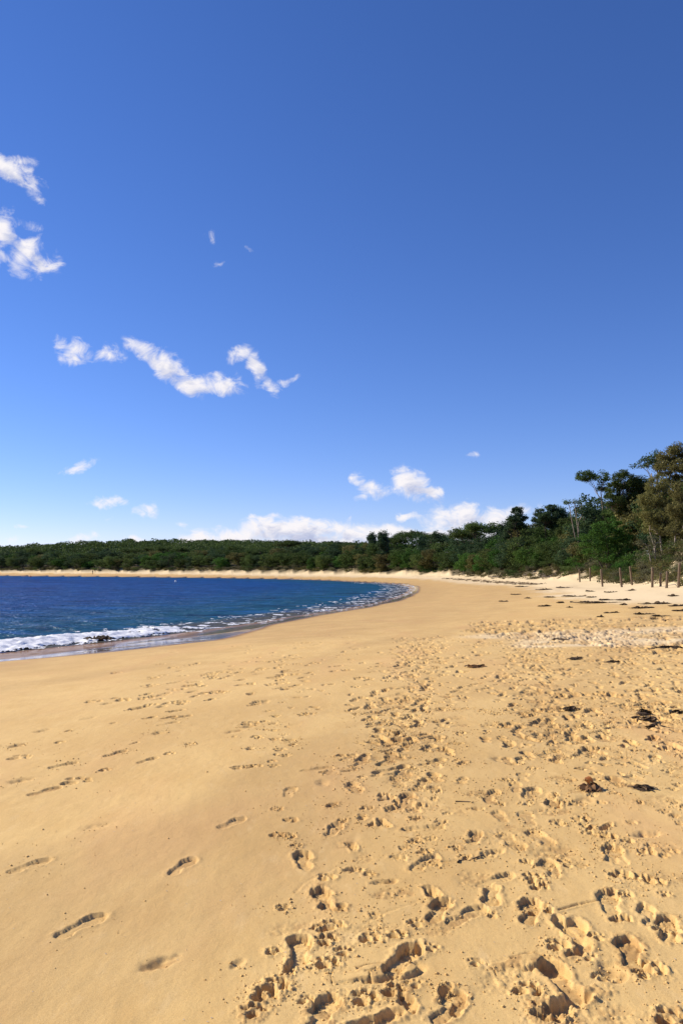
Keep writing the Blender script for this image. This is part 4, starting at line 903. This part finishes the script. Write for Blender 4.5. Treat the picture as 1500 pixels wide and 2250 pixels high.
# ------------------------------------------------------------------ seaweed and driftwood
def weed_mesh(name, length, width, hgt_, n, rng_, strand=.18, w=.012, mat=None, flat=.5):
    A = Acc(); hubs = rng_.uniform(-.42, .42, (max(2, int(2 + length * 2)), 2)); big_ = rng_.random(len(hubs)) ** 2 + .1
    for _ in range(n):
        hb = rng_.choice(len(hubs), p=big_ / big_.sum())
        c = np.array((hubs[hb, 0] * length + rng_.normal() * length * .12, hubs[hb, 1] * width + rng_.normal() * width * .16, 0)); l = strand * rng_.uniform(.5, 1.5); a = rng_.random() * 6.283; m = 6
        hh = hgt_ * rng_.random() ** 2 * (.3 + .7 * big_[hb])
        s_ = np.linspace(-.5, .5, m); bend = rng_.normal() * 1.6
        ang = a + bend * s_; dx = np.cumsum(np.cos(ang)) * l / m; dy = np.cumsum(np.sin(ang)) * l / m
        dx -= dx.mean(); dy -= dy.mean(); z = hh * (1 - (2 * s_) ** 2 * .8) + rng_.random() * .006 + .002
        P = np.column_stack([c[0] + dx, c[1] + dy, z]); ww = w * rng_.uniform(.6, 1.7) * np.array([.3, .9, 1, 1, .8, .15])
        nx = -np.sin(ang) * ww; ny = np.cos(ang) * ww; tw = rng_.normal() * .7 * ww
        V = np.concatenate([P + np.column_stack([nx, ny, np.abs(tw)]), P - np.column_stack([nx, ny, tw * 0])]); i_ = np.arange(m - 1)
        A.add(V, None, np.column_stack([i_, i_ + 1, i_ + 1 + m, i_ + m]), rng_.random())
    return A.mesh(name, mat or M['weed'], True)
WR = np.random.default_rng(44); M['weed_b'] = make_plain('seaweed_rust', (.11, .055, .022), (.24, .125, .05), 12, .8)
def sits(x, y): return float(ground_z(np.array([x]), np.array([y]))[0])
def weed_at(x, y, lpx, thick, label, group=None, n=None, name='seaweed_clump', mat=None, hgt_=None):
    p = px(x, y)[0]; Y = p[1]; L_ = lpx / FPX * Y; W_ = max(.10, L_ * thick)
    me = weed_mesh(name, L_, W_, hgt_ if hgt_ else min(.07, .02 + .03 * L_), n or int(40 + 60 * L_), WR, min(.5, .10 + .22 * L_), .006 + .0006 * Y, mat)
    o = obj(name, me, None, (p[0], p[1], sits(p[0], p[1]) + .003)); o.rotation_euler = (0, 0, WR.normal() * .12); tag(o, label, 'seaweed', group); return o
weed_at(1423, 1570, 38, .4, 'dark seaweed clump, upper of the close pair on the trampled sand at the right', n=70, hgt_=.045)
weed_at(1443, 1595, 36, .4, 'dark seaweed clump, lower of the close pair on the trampled sand at the right', n=70, hgt_=.04)
weed_at(1408, 1582, 36, .25, 'thin flat strip of seaweed just left of the pair of dark clumps', n=70)
weed_at(1493, 1562, 22, .5, 'small dark seaweed tuft cut by the right edge, level with the pair of clumps', n=70)
o = weed_at(1283, 1733, 50, .42, 'brown seaweed clump with one orange frond in the right foreground', n=90, hgt_=.05, mat=M['weed_b'])
ow = obj('orange_frond', weed_mesh('orange_frond', .10, .04, .05, 7, WR, .09, .012, M['weed_o']), o, (.02, 0, .03)); ow['label'] = 'orange frond curling out of the brown weed'
weed_at(1414, 1733, 40, .35, 'small spiky dark weed lying alone in the right foreground', n=34, hgt_=.018)
weed_at(1030, 1466, 50, .5, 'rusty brown heap of weed in the middle of the trampled sand', n=80, hgt_=.03, mat=M['weed_b'])
weed_at(1447, 1423, 92, .16, 'long dark weed strip along the near edge of the pale churned patch', n=220)
weed_at(1217, 1405, 30, .5, 'dark weed tuft on the near edge of the pale churned patch', n=90)
weed_at(1267, 1449, 28, .2, 'thin weed strip on the golden sand below the pale patch'); weed_at(1350, 1455, 30, .3, 'short weed strip below the pale patch, right of the thin one'); weed_at(1250, 1560, 26, .3, 'slim weed scrap among footprints, left of the dark clump pair')
GW = 'seaweed strips along the strandline'
for k, (x, y, l, th_) in enumerate([(1162,1315,18,.3),(1210,1313,24,.3),(1260,1311,48,.3),(1297,1313,24,.3),(1328,1319,40,.35),(1318,1325,96,.15),(1377,1319,42,.2),(1377,1329,22,.6),(1437,1327,62,.4),(1408,1337,48,.25),(1482,1332,44,.6),(1487,1343,52,.3),(1413,1350,38,.3),(1453,1354,32,.35),(1342,1347,26,.4),(1193,1333,30,.2),(1233,1325,16,.3),(1255,1335,14,.4),(1317,1356,16,.4),(1460,1362,26,.3),(1433,1359,20,.3),(1135,1307,26,.25),(1195,1296,40,.2),(1150,1290,36,.2),(1385,1298,30,.2),(1340,1302,26,.2),(1300,1300,22,.2),(1240,1292,34,.2),(1480,1310,30,.25),(1110,1322,20,.2)]):
    weed_at(x, y, l, th_, 'dark seaweed strip of the strandline on the sand below the fence posts', GW, n=int(36 + 1.8 * l), name='seaweed_strip')
# the long wrack line that runs along the upper beach
def wrack_line():
    A = Acc(); Q_ = px(np.linspace(975, 1180, 60), np.interp(np.linspace(975, 1180, 60), [975, 1076, 1180], [1271, 1278.5, 1285])); c0 = Q_[30].copy()
    for k in range(420):
        p = Q_[WR.integers(0, 60)] + np.array((WR.normal() * .5, WR.normal() * .9, 0)); l = WR.uniform(.2, .7); a_ = WR.random() * 6.28; d_ = np.array((math.cos(a_), math.sin(a_), 0)) * l * .5; z = H(p[0], p[1]) + .02
        p[2] = z; A.tube(np.array([p - d_, p + (0, 0, WR.random() * .12), p + d_]), np.array([.012, .028, .010]), 4, WR.random())
    for V_ in A.V: V_ -= c0
    tag(obj('wrack_line', A.mesh('wrack_line', M['weed'], True), None, tuple(c0)), 'long thin dark line of wrack curving along the upper beach', 'seaweed')
wrack_line()
def branch_wood(x, y, lpx, rise, label, seed, forks=4):
    rng_ = np.random.default_rng(seed); p = px(x, y)[0]; L_ = lpx / FPX * p[1]; A = Acc()
    main = curve((-L_ / 2, 0, .04), (L_ / 2, rng_.normal() * L_ * .2, .05 + rise * L_), rng_, .06, 9); main[:, 2] = np.maximum(main[:, 2], .05)
    A.tube(main, np.linspace(.085, .03, 9), 7, 0)
    for k in range(forks):
        q = rng_.integers(2, 8); e = main[q] + np.array((rng_.normal() * L_ * .25, rng_.normal() * L_ * .3, abs(rng_.normal()) * L_ * .16 + .02)); A.tube(curve(main[q], e, rng_, .1, 5), np.linspace(.045, .012, 5), 5, 0)
    o = obj('driftwood_branch', A.mesh('driftwood_branch', M['drift'], True), None, (p[0], p[1], sits(p[0], p[1]) - .02)); tag(o, label, 'driftwood', 'driftwood along the dune foot'); return o
branch_wood(1100, 1268, 52, .08, 'largest grey driftwood branch, lying where the wrack line begins', 1, 7)
branch_wood(1018, 1263, 26, .12, 'grey driftwood snag at the dune foot near the head of the bay', 2, 6)
branch_wood(1212, 1269, 40, .08, 'driftwood branch with twigs left of the farthest fence post', 3, 7)
branch_wood(1343, 1272, 16, .8, 'pale stick propped upright between the third and fourth post', 4, 1)
branch_wood(1165, 1263, 30, .1, 'small driftwood tangle half hidden under the dune shrubs', 5, 6)
branch_wood(1400, 1278, 18, .3, 'short driftwood stub beside the post right of the dark hollow', 6, 3)
def twig(x0, y0, x1, y1, label, r_=.004, seed=1):
    a, b = px([x0, x1], [y0, y1]); rng_ = np.random.default_rng(seed); P = curve(a, b, rng_, .05, 8); P[:, 2] = [sits(q[0], q[1]) + r_ * 1.2 for q in P]; c0 = P[0].copy(); A = Acc(); A.tube(P - c0, np.linspace(r_, r_ * .5, 8), 6, 0)
    tag(obj('twig', A.mesh('twig', M['bark'], True), None, tuple(c0)), label, 'twig')
twig(1000, 1762, 1040, 1764, 'thin straight twig lying among footprints in the middle foreground', .004, 1)
twig(1005, 1897, 1062, 1876, 'curved dark twig beside the crumbled print in the foreground', .005, 2)

# ------------------------------------------------------------------ kelp in the breaking wave
p = at(222, 1399, 29.6); kx, ky = p[0], p[1]
A = Acc()
for _ in range(34):
    c = np.array((WR.normal() * .22, WR.normal() * .08, .0 + .04 * WR.random())); l = WR.uniform(.15, .4); a_ = WR.normal() * .5; d_ = np.array((math.cos(a_), math.sin(a_), 0)) * l * .5
    A.tube(np.array([c - d_, c + (0, 0, .07 * WR.random() + .03), c + d_]), np.array([.018, .035, .012]), 5, WR.random())
tag(obj('kelp_clump', A.mesh('kelp_clump', M['weed'], True), None, (kx, ky, .13)), 'dark brown kelp clump tossed in the white foam of the breaking wave', 'seaweed')

# ------------------------------------------------------------------ buoys on the bay
def buoy(x, y, size, body, label):
    Yd = (CAMZ) * FPX / (y - HORY); p = at(x, y, Yd); o = empty('buoy', (p[0], p[1], 0)); tag(o, label, 'buoy')
    zz = np.array([-.25, -.15, 0, .2, .42, .55, .60]) * size; r_ = np.array([.05, .2, .30, .31, .24, .12, .05]) * size; A = Acc(); A.tube(np.column_stack([zz * 0, zz * 0, zz]), r_, 14, 0); obj('float', A.mesh('buoy_float', M[body], True), o)
    A = Acc(); A.tube(np.array([(0, 0, .55), (0, 0, .8), (0, 0, 1.05)]) * size, np.array([.035, .03, .05]) * size, 8, 0); obj('mast', A.mesh('buoy_mast', M['weed'], True), o)
M['buoy_white'] = make_plain('buoy_white_paint', (.75, .75, .72), (.82, .82, .80), 8, .4); M['buoy_red'] = make_plain('buoy_red_paint', (.45, .06, .03), (.52, .09, .04), 8, .4)
buoy(386, 1279, .75, 'buoy_white', 'small white buoy floating in the middle of the bay')
buoy(68, 1267.5, .8, 'buoy_red', 'tiny reddish buoy close under the far beach at the left')

# ------------------------------------------------------------------ a person far off on the other side of the bay
def person(x, y):
    p = px(x, y)[0]
    J = {'pelvis': (0, 0, .95), 'waist': (0, 0, 1.10), 'chest': (0, .01, 1.32), 'neck': (0, .02, 1.49), 'head': (0, .04, 1.58), 'crown': (0, .05, 1.70)}
    for s_, n_ in ((-1, 'l'), (1, 'r')):
        J['hip' + n_] = (s_ * .10, 0, .90); J['knee' + n_] = (s_ * .10, s_ * .14 + .04, .49); J['ankle' + n_] = (s_ * .10, s_ * .26 - .03, .09); J['toe' + n_] = (s_ * .11, s_ * .26 + .15, .04)
        J['sho' + n_] = (s_ * .19, .01, 1.42); J['elb' + n_] = (s_ * .25, -s_ * .10, 1.14); J['wri' + n_] = (s_ * .25, -s_ * .16 + .08, .90); J['hand' + n_] = (s_ * .245, -s_ * .17 + .11, .82)
    RAD = dict(pelvis=.14, waist=.125, chest=.145, neck=.055, head=.085, crown=.07, hip=.095, knee=.065, ankle=.045, toe=.04, sho=.065, elb=.045, wri=.032, hand=.035)
    names = list(J); ix = {n_: k for k, n_ in enumerate(names)}
    E = [('pelvis', 'waist'), ('waist', 'chest'), ('chest', 'neck'), ('neck', 'head'), ('head', 'crown')]
    for n_ in 'lr': E += [('pelvis', 'hip' + n_), ('hip' + n_, 'knee' + n_), ('knee' + n_, 'ankle' + n_), ('ankle' + n_, 'toe' + n_), ('chest', 'sho' + n_), ('sho' + n_, 'elb' + n_), ('elb' + n_, 'wri' + n_), ('wri' + n_, 'hand' + n_)]
    me = bpy.data.meshes.new('person'); me.from_pydata([J[n_] for n_ in names], [(ix[a], ix[b]) for a, b in E], [])
    o = obj('person', me, None, (p[0], p[1], p[2])); o.rotation_euler = (0, 0, R(70)); md = o.modifiers.new('skin', 'SKIN')
    for k, n_ in enumerate(names):
        key = n_ if n_ in RAD else n_[:-1]; sv = me.skin_vertices[0].data[k]; sv.radius = (RAD[key],) * 2; sv.use_root = n_ == 'pelvis'
    o.modifiers.new('sub', 'SUBSURF').levels = 2; me.materials.append(M['clothes'])
    tag(o, 'person in dark clothing walking on the far beach beyond the water', 'person')
    hd = Acc()
    g = np.linspace(-1, 1, 9); hd.tube(np.column_stack([g * 0, .03 + g * .01, 1.62 + g * .115]), .088 * np.sqrt(np.clip(1 - (g * .97) ** 2, .02, 1)), 10, 0); obj('head', hd.mesh('person_head', M['skin'], True), o)
    hr = Acc(); g = np.linspace(0, 1, 6); hr.tube(np.column_stack([g * 0, .02 - g * .005, 1.66 + g * .088]), .096 * np.sqrt(np.clip(1 - (g * .95) ** 2, .02, 1)), 10, 0); obj('hair', hr.mesh('person_hair', M['weed'], True), o)
M['clothes'] = make_plain('dark_cloth', (.015, .016, .022), (.03, .03, .04), 12, .8); M['skin'] = make_plain('skin', (.42, .26, .18), (.48, .30, .21), 10, .6)
person(204, 1262)

# ------------------------------------------------------------------ look-alikes: say which one by counting along the picture
ORD = 'leftmost;second from left;third from left;fourth from left;fifth from left;sixth from left;seventh from left;eighth from left;ninth from left;tenth from left;eleventh from left;twelfth from left;thirteenth from left;fourteenth from left;fifteenth from left;sixteenth from left;seventeenth from left;eighteenth from left;nineteenth from left;twentieth from left'.split(';')
same = {}
for o in bpy.data.objects:
    if o.parent is None and o.get('label'): same.setdefault(o['label'], []).append(o)
for lab, os_ in same.items():
    if len(os_) < 2: continue
    os_.sort(key=lambda o: o.location.x / max(o.location.y, 1))
    for k, o in enumerate(os_):
        if k < len(ORD): o['label'] = lab + ', ' + ORD[k]
        elif len(os_) - 1 - k < len(ORD): o['label'] = lab + ', ' + ORD[len(os_) - 1 - k].replace('leftmost', 'rightmost').replace('left', 'right').replace('rightmost', 'rightmost')
